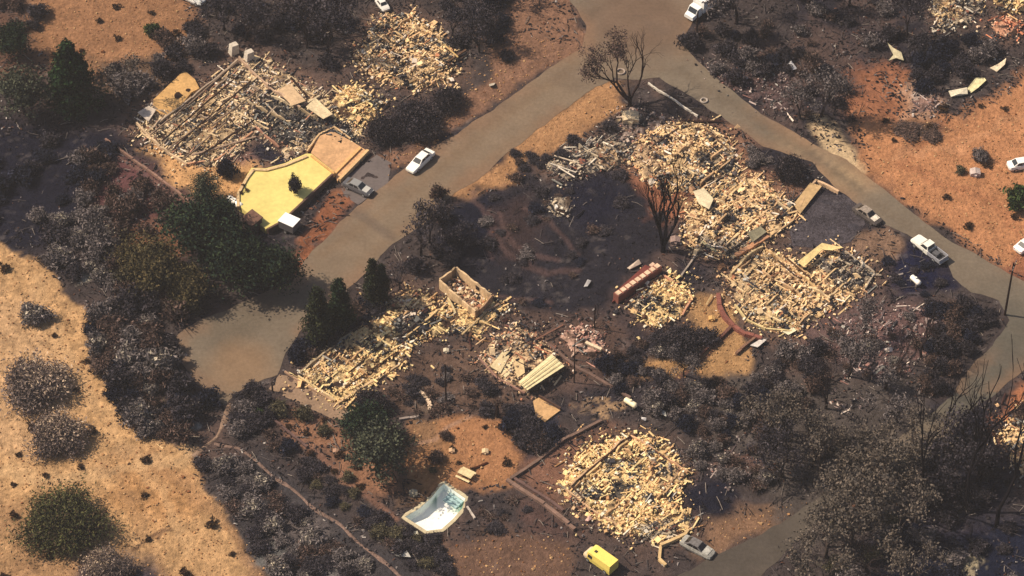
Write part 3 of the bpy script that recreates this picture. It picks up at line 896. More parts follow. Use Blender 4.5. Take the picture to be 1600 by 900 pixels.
ruin('small_pile', "small yellow rubble heap between the long burned house and the rounded mound", PAL_YELLOW, 1.2, 4.8, .5, name="rubble_heap", cat="rubble")
ruin('corner_pile', "burned house rubble nearest the road junction, with pinkish soil on its left side", PAL_CREAM, .45, 4.3, .5,
     zones=[([(985, 235), (1030, 215), (1045, 290), (1000, 275)], PAL_MIX, .8), ([(1085, 240), (1108, 238), (1112, 272), (1090, 270)], PAL_DARK, .8), ([(1115, 235), (1160, 240), (1150, 290), (1118, 280)], PAL_GREY, .6)],
     walls=[([(1040, 200), (1090, 196), (1136, 222)], .4, (190, 160, 120))], beams=[((1020, 232), (1060, 205), .09, (90, 72, 60)), ((1100, 205), (1140, 240), .09, (110, 84, 66))])
def mid_extra(t, o2, prof):
    panel(t, o2, [(1083, 300), (1100, 294), (1115, 310), (1108, 326), (1092, 318)], 1.2, (250, 232, 186))
    panel(t, o2, [(1168, 365), (1188, 352), (1198, 362), (1176, 378)], 1.0, (150, 142, 112))
    panel(t, o2, [(1240, 318), (1266, 285), (1284, 292), (1250, 334)], .5, (206, 172, 120))


ruin('mid_pile', "sprawling cream house rubble left of the blackened driveway", PAL_CREAM, .42, 4.4, .52,
     zones=[([(1090, 375), (1180, 375), (1160, 400), (1090, 400)], PAL_GREY, .8), ([(1130, 330), (1145, 330), (1145, 350), (1130, 350)], PAL_DARK, .9)],
     walls=[([(1180, 386), (1238, 348), (1262, 302)], .5, (216, 180, 130)), ([(1262, 300), (1275, 284), (1310, 303)], .6, (236, 196, 150), .35)],
     beams=[((1120, 398), (1096, 382), .1, (190, 180, 140)), ((1140, 396), (1196, 356), .1, (70, 60, 50)), ((1096, 330), (1130, 295), .1, (220, 190, 130))], extra=mid_extra)


def big_extra(t, o2, prof):
    panel(t, o2, [(1246, 410), (1284, 380), (1318, 388), (1300, 392), (1285, 390), (1256, 418)], 1.5, (250, 222, 150))


ruin('big_right', "large burned house rubble right of the curved red wall, grey ash in its right wing", PAL_CREAM, .36, 4.4, .5,
     zones=[([(1140, 430), (1165, 410), (1215, 440), (1170, 500), (1145, 470)], PAL_CREAM, .7), ([(1280, 415), (1320, 395), (1366, 430), (1330, 455), (1290, 440)], PAL_GREY, .95),
            ([(1195, 450), (1230, 450), (1225, 490), (1195, 480)], PAL_DARK, .5), ([(1180, 490), (1245, 500), (1240, 520), (1190, 515)], PAL_YELLOW, .9)],
     walls=[([(1142, 432), (1170, 402), (1192, 388)], .9, (236, 206, 150)), ([(1196, 392), (1240, 424), (1290, 466)], .6, (224, 184, 126)), ([(1202, 402), (1236, 432), (1276, 470)], .5, (200, 160, 110)),
            ([(1320, 396), (1366, 428), (1352, 452)], .5, (206, 186, 156)), ([(1148, 478), (1165, 500), (1196, 516), (1240, 520)], .5, (240, 214, 150))],
     beams=[((1215, 412), (1262, 452), .1, (80, 62, 50)), ((1300, 425), (1330, 405), .1, (60, 50, 46)), ((1225, 405), (1285, 455), .1, (96, 70, 50))], extra=big_extra)


def red_extra(t, o2, prof):
    # red block wall with pale gaps on its top
    W = PP([(962, 472), (1030, 425)]) - o2
    d = (W[1] - W[0]); L = np.hypot(*d)
    mb = MB(); mb.wall(W[0], W[1], 1.0, -.1, 1.5, A(160, 96, 78)); w = mb.obj("block_wall", M_conc, t, label="red block wall with pale cap stones")
    m = 9
    for q in range(m):
        c = W[0] + d * (q + .5) / m
        mb = MB(); mb.box((c[0], c[1], 1.57), (L / m * .72, .7, .14), math.atan2(d[1], d[0]), col=A(250, 216, 176)); mb.obj("cap_stone", M_conc, t)
    W = PP([(956, 474), (968, 452), (1008, 416), (1030, 424), (966, 468)]) - o2
    mb = MB(); mb.prism(W, -.1, .3, A(130, 66, 56)); mb.obj("brick_patio", M_conc, t)
    panel(t, o2, [(980, 418), (998, 406), (1002, 410), (984, 420)], .5, (240, 216, 186))
    panel(t, o2, [(1014, 413), (1020, 410), (1034, 420), (1030, 424)], .5, (248, 210, 176))


ruin('red_wall', "small yellow rubble square behind a red brick wall, centre right", PAL_YELLOW, 1.0, 4.8, .5,
     zones=[([(985, 470), (1008, 455), (1015, 480), (995, 495)], PAL_GREY, .8)], walls=[([(1036, 432), (1082, 466), (1066, 494)], .5, (230, 170, 130)), ([(986, 480), (1024, 508)], .4, (200, 160, 120))],
     beams=[((975, 482), (1030, 440), .12, (70, 46, 42))], extra=red_extra, name="burned_cottage")
LHA = math.atan2(P(620, 480)[1] - P(500, 580)[1], P(620, 480)[0] - P(500, 580)[0])
ruin('long_house', "burned long house on the left-centre, yellow rubble strip reaching the roofless garage", PAL_YELLOW, .45, 4.8, .45,
     zones=[([(618, 500), (665, 480), (672, 495), (640, 530), (622, 540)], PAL_DARK, .95), ([(600, 480), (650, 455), (690, 475), (640, 500)], PAL_MIX, .7), ([(470, 585), (560, 515), (580, 530), (500, 600)], PAL_CREAM, .6), ([(690, 508), (740, 505), (735, 525), (700, 520)], PAL_GREY, .7)],
     walls=[([(466, 590), (524, 628)], .6, (236, 206, 150)), ([(470, 584), (604, 478)], .6, (190, 168, 132)), ([(528, 632), (624, 572)], .5, (230, 196, 146)), ([(700, 470), (712, 495)], 1.0, (240, 216, 160))],
     beams=[((545, 588), (600, 540), .10, (74, 56, 44)), ((540, 610), (618, 556), .10, (90, 66, 50)), ((622, 535), (672, 490), .10, (60, 50, 48)), ((632, 445), (645, 480), .1, (180, 150, 110)), ((722, 528), (760, 490), .12, (220, 190, 140)), ((745, 496), (780, 480), .12, (180, 150, 120)),
            ((640, 520), (668, 508), .12, (46, 42, 44)), ((630, 508), (650, 528), .12, (46, 42, 44))], align=LHA)
ruin('bottom_pile', "big cream house rubble at the bottom centre above the yellow van", PAL_YELLOW, .5, 4.8, .5,
     zones=[([(880, 770), (920, 790), (925, 812), (885, 790)], PAL_MIX, .9), ([(985, 828), (1060, 812), (1062, 838), (1000, 846)], PAL_GREY, .9), ([(945, 725), (970, 725), (970, 740), (948, 742)], PAL_DARK, .7), ([(962, 762), (978, 765), (976, 782), (960, 778)], PAL_DARK, .9), ([(885, 770), (905, 748), (925, 765), (905, 786)], PAL_GREY, .6), ([(1010, 720), (1078, 735), (1040, 770)], PAL_MIX, .6), ([(1008, 780), (1018, 780), (1018, 794), (1008, 794)], PAL_DARK, .9)],
     walls=[([(892, 765), (916, 742), (975, 690)], 1.0, (226, 186, 140)), ([(884, 768), (922, 798), (985, 836)], .6, (226, 186, 140)), ([(985, 684), (1020, 706), (1074, 742)], .8, (224, 176, 130)), ([(1028, 832), (1058, 818), (1076, 828), (1070, 838), (1032, 855), (1030, 875), (1040, 885)], .6, (236, 200, 140), .4)],
     beams=[((900, 758), (985, 686), .12, (74, 50, 40)), ((893, 765), (912, 785), .1, (80, 60, 50)), ((1010, 700), (1040, 722), .1, (100, 72, 56))])
ruin('right_edge', "cream rubble heap cut off by the right edge, behind the tall black snags", PAL_CREAM, 1.2, 4.4, .55, name="rubble_heap", cat="rubble")
ruin('top_right', "cream and grey rubble mound at the top right, left of the yellow one", PAL_GREY, 1.0, 4.2, .55, zones=[([(1455, 5), (1490, -10), (1500, 30), (1465, 45)], PAL_CREAM, .8)], name="rubble_heap", cat="rubble")
ruin('top_right_b', "yellow rubble strip touching the top edge at the right corner", PAL_YELLOW, 1.0, 4.2, .55, name="rubble_heap", cat="rubble")
ruin('orange_pile', "orange and cream rubble patch near the top right corner", ([(230, 150, 110), (250, 210, 170), (150, 90, 70), (70, 56, 54)], [.35, .3, .2, .15]), .7, 4.2, .55, name="rubble_heap", cat="rubble")


def shed_extra(t, o2, prof):
    panel(t, o2, [(766, 572), (786, 548), (800, 548), (782, 582)], .9, (244, 220, 166))
    panel(t, o2, [(778, 578), (806, 556), (816, 566), (790, 590)], .7, (250, 230, 176))
    panel(t, o2, [(800, 556), (818, 562), (820, 582), (808, 590)], 1.1, (238, 206, 150))
    panel(t, o2, [(810, 596), (862, 552), (882, 572), (824, 610)], 1.6, (255, 238, 180))
    for k in (.25, .5, .75):
        a = np.array(P(862 + 20 * k, 552 + 20 * k, 1.75)) - o2; b = np.array(P(810 + 14 * k, 596 + 14 * k, 1.75)) - o2
        mb = MB(); L = np.hypot(*(b - a)); mb.box(((a[0] + b[0]) / 2, (a[1] + b[1]) / 2, 1.72), (L, .05, .1), math.atan2(*(b - a)[::-1]), col=A(246, 226, 172)); mb.obj("roof_rib", M_conc, t)


ruin('shed', "collapsed shed with pale fallen roof sheets in the centre", PAL_MIX, .7, 3.4, .5, zones=[([(745, 560), (800, 505), (850, 535), (800, 560)], PAL_GREY, .4)],
     walls=[([(748, 560), (775, 590), (820, 616)], .4, (170, 130, 110)), ([(832, 612), (884, 576)], .9, (110, 90, 70)), ([(790, 510), (830, 525), (868, 545)], .3, (150, 100, 84))],
     beams=[((830, 540), (880, 515), .1, (150, 110, 90)), ((800, 520), (850, 560), .1, (120, 84, 74))], extra=shed_extra, name="collapsed_shed", cat="shed")
ruin('west_debris', "grey rubble of twisted white metal left of the junction house", PAL_GREY, .7, 3.6, .5, beams=[((860, 262), (900, 276), .1, (230, 216, 190)), ((866, 250), (905, 262), .1, (220, 200, 170)), ((872, 268), (898, 284), .1, (240, 224, 196))], name="rubble_heap", cat="rubble",
     zones=[([(930, 235), (985, 230), (980, 255), (940, 262)], PAL_MIX, .8)])
ruin_poly('junction_ash', [(960, 180), (985, 168), (1030, 175), (1060, 188), (1040, 196), (1000, 214), (975, 226), (950, 210)])
ruin('junction_ash', "thin pinkish grey ash and scrap around the cream boulder at the junction", ([(190, 168, 150), (140, 122, 112), (226, 204, 180), (84, 74, 72), (160, 120, 104)], [.25, .25, .15, .2, .15]), .2, 2.6, .42, name="rubble_heap", cat="rubble", inner=0, bed=(124, 106, 98))
PAL_ASHY = ([(196, 176, 162), (150, 132, 124), (230, 212, 190), (96, 84, 82), (160, 118, 104), (70, 62, 62)], [.2, .25, .12, .2, .11, .12])
for key, pts, lab, bedc, dn in (('grove_ash', [(1285, 535), (1330, 500), (1400, 478), (1470, 482), (1482, 515), (1440, 565), (1385, 600), (1320, 600)], "pinkish white ash and scrap on the ground under the bare grove", (122, 96, 90), 1.9),
                          ('grove_low', [(1285, 600), (1320, 590), (1345, 610), (1335, 640), (1290, 635)], "small whitish scrap patch below the bare grove", (110, 90, 84), 2.0),
                          ('wood_ash', [(1095, 95), (1150, 75), (1215, 95), (1240, 130), (1235, 175), (1190, 165), (1130, 125)], "grey and pinkish ash scatter in the burnt wood beside the right-hand road", (98, 80, 76), 1.5),
                          ('pile_side', [(1085, 712), (1130, 700), (1190, 712), (1195, 745), (1150, 752), (1095, 738)], "greyish scrap spread just right of the big lower ruin", (118, 94, 84), 2.0),
                          ('top_ash', [(490, 50), (512, 15), (540, -10), (560, 0), (545, 30), (515, 60)], "grey ash streak at the top left of the rounded rubble mound", (92, 84, 84), 1.6),
                          ('slope_ash', [(1425, 145), (1445, 120), (1470, 150), (1465, 178), (1430, 172)], "pinkish white ash heap on the red dirt below the bent cream sheet", (170, 136, 120), 2.0),
                          ('tree_ash', [(215, 655), (240, 625), (275, 640), (278, 665), (245, 680)], "bright cream ash and dead branches among bushes by the gravel", (190, 168, 130), 2.4)):
    ruin_poly(key, pts)
    ruin(key, lab, PAL_ASHY if key != 'tree_ash' else PAL_CREAM, .12, dn, .42, name="ash_scatter", cat="ash", inner=0, bed=bedc, ragged=1.2, thin=True)
ruin('spot_debris', "little white-grey debris heap alone in the black centre ground", PAL_GREY, .8, 3.8, .45, name="rubble_heap", cat="rubble")
ruin('yard_debris', "pinkish white debris patch beside the thin pole, right of the fallen shed", ([(236, 200, 170), (200, 150, 130), (130, 96, 84), (70, 60, 60), (250, 236, 214)], [.3, .25, .2, .15, .1]), .6, 3.6, .5, name="rubble_heap", cat="rubble",
     beams=[((915, 540), (940, 552), .2, (244, 220, 180))])


# roofless room of white walls at the end of the long house
def roofless():
    c4 = [(686, 437), (712, 417), (769, 461), (744, 487)]
    W = PP(c4, 1.75)
    c = W.mean(0)
    t = thing("roofless_garage", "roofless garage with cream block walls, upper end of the left-centre ruin", "garage", (c[0], c[1], 0))
    W = W - c
    hs = [2.2, 2.4, 2.3, 2.1]
    for i in range(4):
        mb = MB(); a, b = W[i], W[(i + 1) % 4]
        d = (b - a) / np.hypot(*(b - a)); L = np.hypot(*(b - a)); m = max(3, int(L / .7))
        hs = 1.75 + rng.uniform(-.22, .12, m + 1); hs[0] = hs[-1] = 1.85
        a2, b2 = a + d * .14, b - d * .14
        for q in range(m):
            soot = .55 if rng.random() < .22 else 1.0
            mb.wall(a2 + (b2 - a2) * q / m, a2 + (b2 - a2) * (q + 1) / m, .26 + rng.uniform(-.01, .01), -.1, hs[q], (A(246, 210, 158) if i != 2 else A(196, 156, 116)) * rng.uniform(.85, 1.08) * soot, hs[q + 1])  # lower-right wall coloured darker: shade of its sunless side painted in
        mb.obj("wall", M_conc, t)
    mb = MB(); mb.prism(W * .93, .02, .12, A(176, 146, 108)); mb.obj("floor", M_conc, t)
    n = 260
    x = rng.uniform(-4.5, 4.5, n * 4); y = rng.uniform(-4.5, 4.5, n * 4)
    k = np.where(sdist(W * .9, x, y) > .2)[0][:n]; n = len(k)
    mb = MB(); cols = np.array([A(*q) for q in PAL_MIX[0]])
    s = np.stack([rng.uniform(.3, .9, n), rng.uniform(.2, .5, n), rng.uniform(.04, .1, n)], 1)
    mb.chunks(np.stack([x[k], y[k], rng.uniform(.15, .5, n)], 1), s, rng.uniform(0, 6, n), rng.normal(0, .4, n), rng.normal(0, .4, n), rng.uniform(0, .3, n), cols[rng.choice(len(cols), n)])
    mb.obj("rubble", M_matte, t, kind="stuff")
    p = PP([(728, 436)], 1.4)[0] - c
    mb = MB(); a, b = W[1], W[2]; m = a + (b - a) * .62; d = (b - a) / np.hypot(*(b - a)); n_ = np.array([-d[1], d[0]])
    if n_ @ (-m) < 0: n_ = -n_
    mb.box((m[0] + n_[0] * .16, m[1] + n_[1] * .16, 1.05), (.7, .06, .7), math.atan2(d[1], d[0]), col=A(40, 34, 34)); mb.obj("window", M_glass, t)


roofless()


# square pale slab below the shed
def slab_thing():
    W = PP([(833, 628), (842, 622), (876, 642), (852, 660), (838, 652)])
    c = W.mean(0); t = thing("concrete_pad", "small tan concrete pad below the collapsed shed", "slab", (c[0], c[1], 0))
    z = gz1(*c)
    mb = MB(); mb.prism(W - c, z - .2, z + .25, A(220, 176, 120)); mb.obj("slab", M_conc, t)
    mb = MB(); mb.wall(W[1] - c, W[2] - c, .2, z + .2, z + .7, A(90, 66, 54)); mb.obj("edge_wall", M_conc, t)


slab_thing()


# ------------------------------------------------------------------ terrace of yellow ground with its retaining wall
def terrace():
    H = 1.1
    W = PP(TERRACE, H); c = W.mean(0)
    t = thing("raised_terrace", "bright yellow raised terrace with a curved pale border below the long burned house", "terrace", (c[0], c[1], 0))
    W = W - c
    mb = MB(); mb.prism(W, -.2, H, (.64, .54, .19)); mb.obj("deck", M_yel, t)
    # curved kerb along the house side
    K = PP([(372, 322), (372, 302), (386, 277), (396, 264), (416, 265), (446, 257), (480, 243)], H + .25) - c
    for i in range(len(K) - 1):
        pass
    mb = MB()
    for i in range(len(K) - 1):
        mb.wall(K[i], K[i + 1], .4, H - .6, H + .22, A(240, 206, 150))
    mb.obj("border", M_conc, t)
    K = PP([(486, 243), (522, 271)], H + .15) - c
    mb = MB(); mb.wall(K[0], K[1], .3, H - .6, H + .2, A(238, 186, 112)); mb.obj("kerb", M_conc, t)
    K = PP([(522, 268), (440, 345), (416, 358)], H) - c
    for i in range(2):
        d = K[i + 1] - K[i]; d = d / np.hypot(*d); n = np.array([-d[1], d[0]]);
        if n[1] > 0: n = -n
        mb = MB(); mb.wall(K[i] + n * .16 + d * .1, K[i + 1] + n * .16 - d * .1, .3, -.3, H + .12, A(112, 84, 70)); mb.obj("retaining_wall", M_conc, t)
    # brown lean-to roof at its low corner
    W2 = PP([(376, 340), (394, 327), (411, 340), (392, 354)], 2.1); c2 = W2.mean(0)
    t2 = thing("lean_to", "small brown-roofed lean-to at the lower left corner of the yellow terrace", "shed", (c2[0], c2[1], 0))
    W2 = W2 - c2
    mb = MB(); mb.prism(W2, 2.0, [2.05, 2.2, 2.2, 2.05], A(128, 94, 76)); mb.obj("roof", M_conc, t2)
    mb = MB(); mb.prism(W2 * .88, -.1, 1.99, A(92, 72, 62)); mb.obj("wall", M_conc, t2)
    # orange patio
    W3 = PP(ORANGE_PAD, .5); c3 = W3.mean(0)
    t3 = thing("patio", "orange patio with double cream kerb between the yellow terrace and the grey driveway", "patio", (c3[0], c3[1], 0))
    W3 = W3 - c3
    mb = MB(); mb.prism(W3, -.2, .5, A(226, 178, 126)); mb.obj("slab", M_conc, t3)
    for off, col in ((0, (240, 192, 124)), (12, (238, 196, 136))):
        K = PP([(563 + off, 231 + off * .3), (518 + off, 276 + off * .4)], .6) - c3
        mb = MB(); mb.wall(K[0], K[1], .45, -.2, .75, A(*col)); mb.obj("kerb", M_conc, t3)


M_yel = mat_vc("yellow_decomposed_granite", 0.95, 0.25, 0.12, 1.6, 0.10, bump=.03, bump_scale=4, spec=.1)
terrace()


# ------------------------------------------------------------------ drained swimming pool
def pool():
    c = POOL.mean(0)
    t = thing("swimming_pool", "drained white and pale turquoise pool with green algae, bottom centre", "swimming pool", (c[0], c[1], 0))
    Pn = POOL - c
    n = len(Pn)
    zr = .16
    mb = MB()
    # basin: walls slope a little to the floor
    # densify
    D = []
    for i in range(n):
        for k in range(6):
            D.append(Pn[i] + (Pn[(i + 1) % n] - Pn[i]) * k / 6)
    D = np.array(D); m = len(D)
    levels = [(1.0, zr), (.98, -.3), (.95, -.7), (.88, -.95), (.6, -1.1), (.3, -1.2), (.02, -1.25)]
    V = []; C = []
    for f, z in levels:
        q = D * f
        V.append(np.column_stack([q, np.full(m, z)]))
        nz = fbm(q[:, 0] * 1.0 + 50, q[:, 1] + 20, 1.3, 77)
        base = np.tile(np.array((.78, .85, .80)) if z > -.8 else np.array((.86, .88, .80)), (m, 1))
        al = smooth(.52, .66, nz) * smooth(-.5, 2.5, q[:, 0] * .75 + q[:, 1] * .9) * (z < -.4)
        C.append(base * (1 - al[:, None]) + np.array((.10, .22, .17)) * al[:, None])
    V = np.concatenate(V); C = np.clip(np.concatenate(C), 0, .85)
    Q = [(l * m + i, l * m + (i + 1) % m, (l + 1) * m + (i + 1) % m, (l + 1) * m + i)[::-1] for l in range(len(levels) - 1) for i in range(m)]
    mb.add(V, Q, [tuple(range((len(levels) - 1) * m, len(levels) * m))], C)
    mb.obj("basin", M_pool, t)
    # coping
    mb = MB()
    out = []
    for i in range(m):
        a = D[i - 1]; b = D[(i + 1) % m]; d = b - a; d /= np.hypot(*d); nn = np.array([d[1], -d[0]])
        if nn @ D[i] < 0: nn = -nn
        out.append(D[i] + nn * .5)
    out = np.array(out)
    inn = D * 1.003
    V = np.concatenate([np.column_stack([inn, np.full(m, .1)]), np.column_stack([inn, np.full(m, .24)]), np.column_stack([out, np.full(m, .22)]), np.column_stack([out, np.full(m, -.5)])])
    Q = []
    for l in range(3):
        for i in range(m):
            Q.append((l * m + i, l * m + (i + 1) % m, (l + 1) * m + (i + 1) % m, (l + 1) * m + i))
    mb.add(V, Q, col=A(222, 206, 164)); mb.obj("coping", M_conc, t)
    # steps in the upper corner
    s0 = PP([(702, 772), (722, 786)], -.6) - c
    for k in range(3):
        mb = MB(); o = np.array([-.35, -.28]) * k
        mb.wall(s0[0] + o, s0[1] + o, .4, -1.2, -.4 - .22 * k, A(190, 222, 216)); mb.obj("step", M_pool, t)


pool()

# ------------------------------------------------------------------ vehicles (front towards +x)
def loft(mb, stations, col, mirror_ring=None):
    """stations: (x, halfwidth_low, halfwidth_mid, z0, zmid, z1, halfwidth_top)"""
    V = []
    for x, wl, wm, z0, zm, z1, wt in stations:
        V += [(x, -wl, z0), (x, wl, z0), (x, wm, zm), (x, wt, z1), (x, -wt, z1), (x, -wm, zm)]
    k = len(stations)
    Q = [(i * 6 + j, i * 6 + (j + 1) % 6, (i + 1) * 6 + (j + 1) % 6, (i + 1) * 6 + j)[::-1] for i in range(k - 1) for j in range(6)]
    mb.add(V, Q, [tuple(range(6)), tuple(range((k - 1) * 6, k * 6))[::-1]], col)


def wheel_meshes(r, w, burned):
    rim = MB(); a = [(0, -w / 2 - .012, 0), (0, w / 2 + .012, 0)]
    rim.tube(a, r * .62, 12, (.12, .1, .09) if burned else (.45, .45, .45))
    ty = MB(); ty.tube([(0, -w / 2, 0), (0, -w * .35, 0), (0, w * .35, 0), (0, w / 2, 0)], [r * .9, r, r, r * .9], 14, (.02, .02, .022))
    return rim.mesh("wheel_rim", M_burnt if burned else M_steel), ty.mesh("tyre", M_rubber)


def put_wheels(t, xs, y, r=.33, w=.22, burned=False):
    rim, ty = wheel_meshes(r, w, burned)
    for x in xs:
        for s in (-1, 1):
            wh = child(rim, "wheel", t) if burned else child(ty, "wheel", t)
            wh.location = (x, s * y, r * (.62 if burned else 1))
            if not burned:
                child(rim, "rim", wh)


def pane(mb, pts, th=.02, col=(.02, .025, .03)):
    p = np.array(pts, float); n = np.cross(p[1] - p[0], p[2] - p[0]); n /= np.linalg.norm(n)
    v = np.concatenate([p - n * th / 2, p + n * th / 2])
    mb.add(v, [(0, 3, 2, 1), (4, 5, 6, 7), (0, 1, 5, 4), (1, 2, 6, 5), (2, 3, 7, 6), (3, 0, 4, 7)], col=col)


def car(loc, heading, label, col=(.75, .75, .72), burned=False, L=4.7, name="parked_car", scale=1.0, roof_col=None, hood_col=None):
    x, y = loc
    t = thing(name, label, "car", (x, y, .035 if sdist(ROAD_A, [x], [y])[0] > 0 else gz1(x, y) + .02), heading, scale=scale)
    drop = -.1 if burned else 0
    M = M_burnt if burned else M_paint
    k = L / 4.7
    mb = MB()
    loft(mb, [(-2.35 * k, .70, .78, .42 + drop, .6 + drop, .80 + drop, .70), (-2.2 * k, .80, .88, .28 + drop, .6 + drop, .90 + drop, .78), (-1.3 * k, .84, .91, .22 + drop, .6 + drop, .95 + drop, .80),
              (0, .84, .91, .22 + drop, .6 + drop, .96 + drop, .80), (1.1 * k, .84, .91, .22 + drop, .6 + drop, .92 + drop, .78), (2.0 * k, .80, .88, .26 + drop, .55 + drop, .80 + drop, .74), (2.35 * k, .66, .74, .36 + drop, .5 + drop, .66 + drop, .62)], col)
    mb.obj("body", M, t)
    zb, zt = .94 + drop, 1.42 + drop
    B = [(-1.75 * k, .74), (1.0 * k, .74)]; T = [(-1.05 * k, .60), (.30 * k, .60)]
    mb = MB()
    v = [(B[0][0], -.74, zb), (B[1][0], -.74, zb), (B[1][0], .74, zb), (B[0][0], .74, zb), (T[0][0], -.6, zt), (T[1][0], -.6, zt), (T[1][0], .6, zt), (T[0][0], .6, zt)]
    mb.add(v, MB.BQ, col=roof_col or col); mb.obj("cabin", M, t)
    wc = (.012, .011, .012) if burned else (.02, .025, .03)  # burned cars: near-black panes paint the dark inside of empty window openings
    V = [np.array(q) for q in v]

    def quad(a, b, c, d, u0, u1, w0, w1, off):
        f = lambda u, w: (a * (1 - u) + b * u) * (1 - w) + (d * (1 - u) + c * u) * w
        return [f(u0, w0) + off, f(u1, w0) + off, f(u1, w1) + off, f(u0, w1) + off]
    mb = MB(); pane(mb, quad(V[1], V[2], V[6], V[5], .07, .93, .08, .92, np.array((.012, 0, .012))), col=wc); mb.obj("windshield", M_glass, t)
    mb = MB(); pane(mb, quad(V[3], V[0], V[4], V[7], .08, .92, .1, .9, np.array((-.012, 0, .012))), col=wc); mb.obj("rear_window", M_glass, t)
    for s, (a, b, c, d) in ((-1, (V[0], V[1], V[5], V[4])), (1, (V[2], V[3], V[7], V[6]))):
        for u0, u1 in ((.14, .48), (.53, .86)):
            mb = MB(); pane(mb, quad(a, b, c, d, u0, u1, .12, .88, np.array((0, s * .012, .006))), col=wc); mb.obj("side_window", M_glass, t)
    for s in (-1, 1):
        mb = MB(); mb.box((2.27 * k, s * .52, .62 + drop), (.12, .26, .13), 0, col=(.7, .7, .68) if not burned else (.03, .03, .03)); mb.obj("headlight", M_glass, t)
        mb = MB(); mb.box((-2.30 * k, s * .58, .68 + drop), (.12, .24, .12), 0, col=(.35, .02, .02) if not burned else (.03, .03, .03)); mb.obj("tail_light", M_glass, t)
    mb = MB(); mb.box((2.36 * k, 0, .42 + drop), (.1, 1.3, .16), 0, col=np.array(col) * .6); mb.obj("bumper", M, t)
    mb = MB(); mb.box((-2.37 * k, 0, .45 + drop), (.1, 1.35, .16), 0, col=np.array(col) * .6); mb.obj("bumper", M, t)
    if hood_col is not None:
        mb = MB(); mb.box((1.45 * k, 0, .93 + drop), (.85, 1.2, .03), 0, ry=.13, col=hood_col); mb.obj("hood", M, t)
    put_wheels(t, (-1.4 * k, 1.45 * k), .80, burned=burned)
    return t



def pickup(loc, heading, label):
    x, y = loc
    t = thing("pickup_truck", label, "pickup", (x, y, .035), heading)
    c = (.78, .76, .68)
    mb = MB()
    loft(mb, [(.2, .86, .96, .42, .7, 1.12, .90), (1.1, .86, .96, .42, .7, 1.12, .90), (1.2, .86, .96, .42, .7, 1.10, .88), (2.5, .84, .94, .42, .7, 1.02, .84), (2.8, .74, .86, .48, .65, .92, .74)], c); mb.obj("body", M_paint, t)
    mb = MB()
    v = [(-.55, -.84, 1.1), (1.15, -.84, 1.1), (1.15, .84, 1.1), (-.55, .84, 1.1), (-.4, -.70, 1.75), (.55, -.70, 1.75), (.55, .70, 1.75), (-.4, .70, 1.75)]
    mb.add(v, MB.BQ, col=c); mb.box((-.2, 0, .78), (.85, 1.8, .7), col=c); mb.obj("cab", M_paint, t)
    V = [np.array(q) for q in v]
    f = lambda a, b, c_, d, u, w: (a * (1 - u) + b * u) * (1 - w) + (d * (1 - u) + c_ * u) * w
    for nm, (a, b, c_, d), off in (("windshield", (V[1], V[2], V[6], V[5]), (.015, 0, .015)), ("rear_window", (V[3], V[0], V[4], V[7]), (-.015, 0, 0)), ("side_window", (V[0], V[1], V[5], V[4]), (0, -.015, 0)), ("side_window", (V[2], V[3], V[7], V[6]), (0, .015, 0))):
        mb = MB(); pane(mb, [f(a, b, c_, d, u, w) + np.array(off) for u, w in ((.1, .12), (.9, .12), (.9, .88), (.1, .88))]); mb.obj(nm, M_glass, t)
    dk = (.10, .10, .11)
    mb = MB(); mb.box((-1.8, 0, .62), (2.3, 1.7, .12), col=(.04, .04, .045)); mb.obj("bed_floor", M_burnt, t)
    for s in (-1, 1):
        mb = MB(); mb.box((-1.8, s * .88, .85), (2.35, .12, .58), col=(.30, .30, .33)); mb.obj("bed_side", M_paint, t)
        mb = MB(); mb.box((2.76, s * .6, .75), (.12, .3, .2), col=(.7, .7, .68)); mb.obj("headlight", M_glass, t)
    mb = MB(); mb.box((-3.0, 0, .85), (.1, 1.86, .56), col=(.34, .34, .36)); mb.obj("tailgate", M_paint, t)
    mb = MB(); mb.box((-1.6, .1, .95), (.9, .8, .5), .1, col=dk); mb.obj("tool_box", M_burnt, t)
    mb = MB(); mb.box((-3.14, 0, .5), (.14, 1.8, .16), col=(.5, .5, .5)); mb.obj("bumper", M_steel, t)
    put_wheels(t, (-1.9, 1.9), .84, r=.38, w=.26)
    return t


def ctr(*pts):
    return tuple(np.mean([P(*p) for p in pts], 0))


car(P(657, 256), head((672, 240), (642, 268)), "white sedan parked on the dirt edge of the road", (.86, .84, .78), L=5.3)
car(P(560, 297), head((545, 287), (578, 302)), "grey sedan parked at the end of the grey driveway", (.09, .09, .10), roof_col=(.24, .24, .24), hood_col=(.50, .49, .46))
car(P(1355, 339), head((1340, 326), (1372, 348)), "burnt black car by the road, at the mouth of the blackened driveway", (.09, .075, .07), burned=True, roof_col=(.30, .25, .21), hood_col=(.75, .68, .58), name="burned_car")
pickup(P(1450, 394), head((1474, 410), (1430, 376)), "white pickup truck with dark open bed on the right-hand road")
car(P(1090, 858), head((1076, 848), (1106, 864)), "silver-grey burnt car beside the lowest rubble wall", (.34, .33, .30), burned=True, roof_col=(.16, .15, .15), hood_col=(.5, .49, .45), name="burned_car")
car(P(1598, 262), head((1560, 268), (1620, 258)), "white car cut off by the right edge, upper of two", (.85, .82, .78))
car(P(1606, 384), head((1590, 392), (1620, 372)), "white car cut off by the right edge, lower of two", (.85, .80, .76))
car(P(598, 12), head((592, 4), (606, 22)), "small white car at the top edge above the rounded rubble mound", (.75, .72, .68), L=3.6, scale=.8)
car(P(301, 0), head((290, -6), (312, 4)), "white car half out of the top edge among charred trees", (.8, .8, .76), L=4.3)


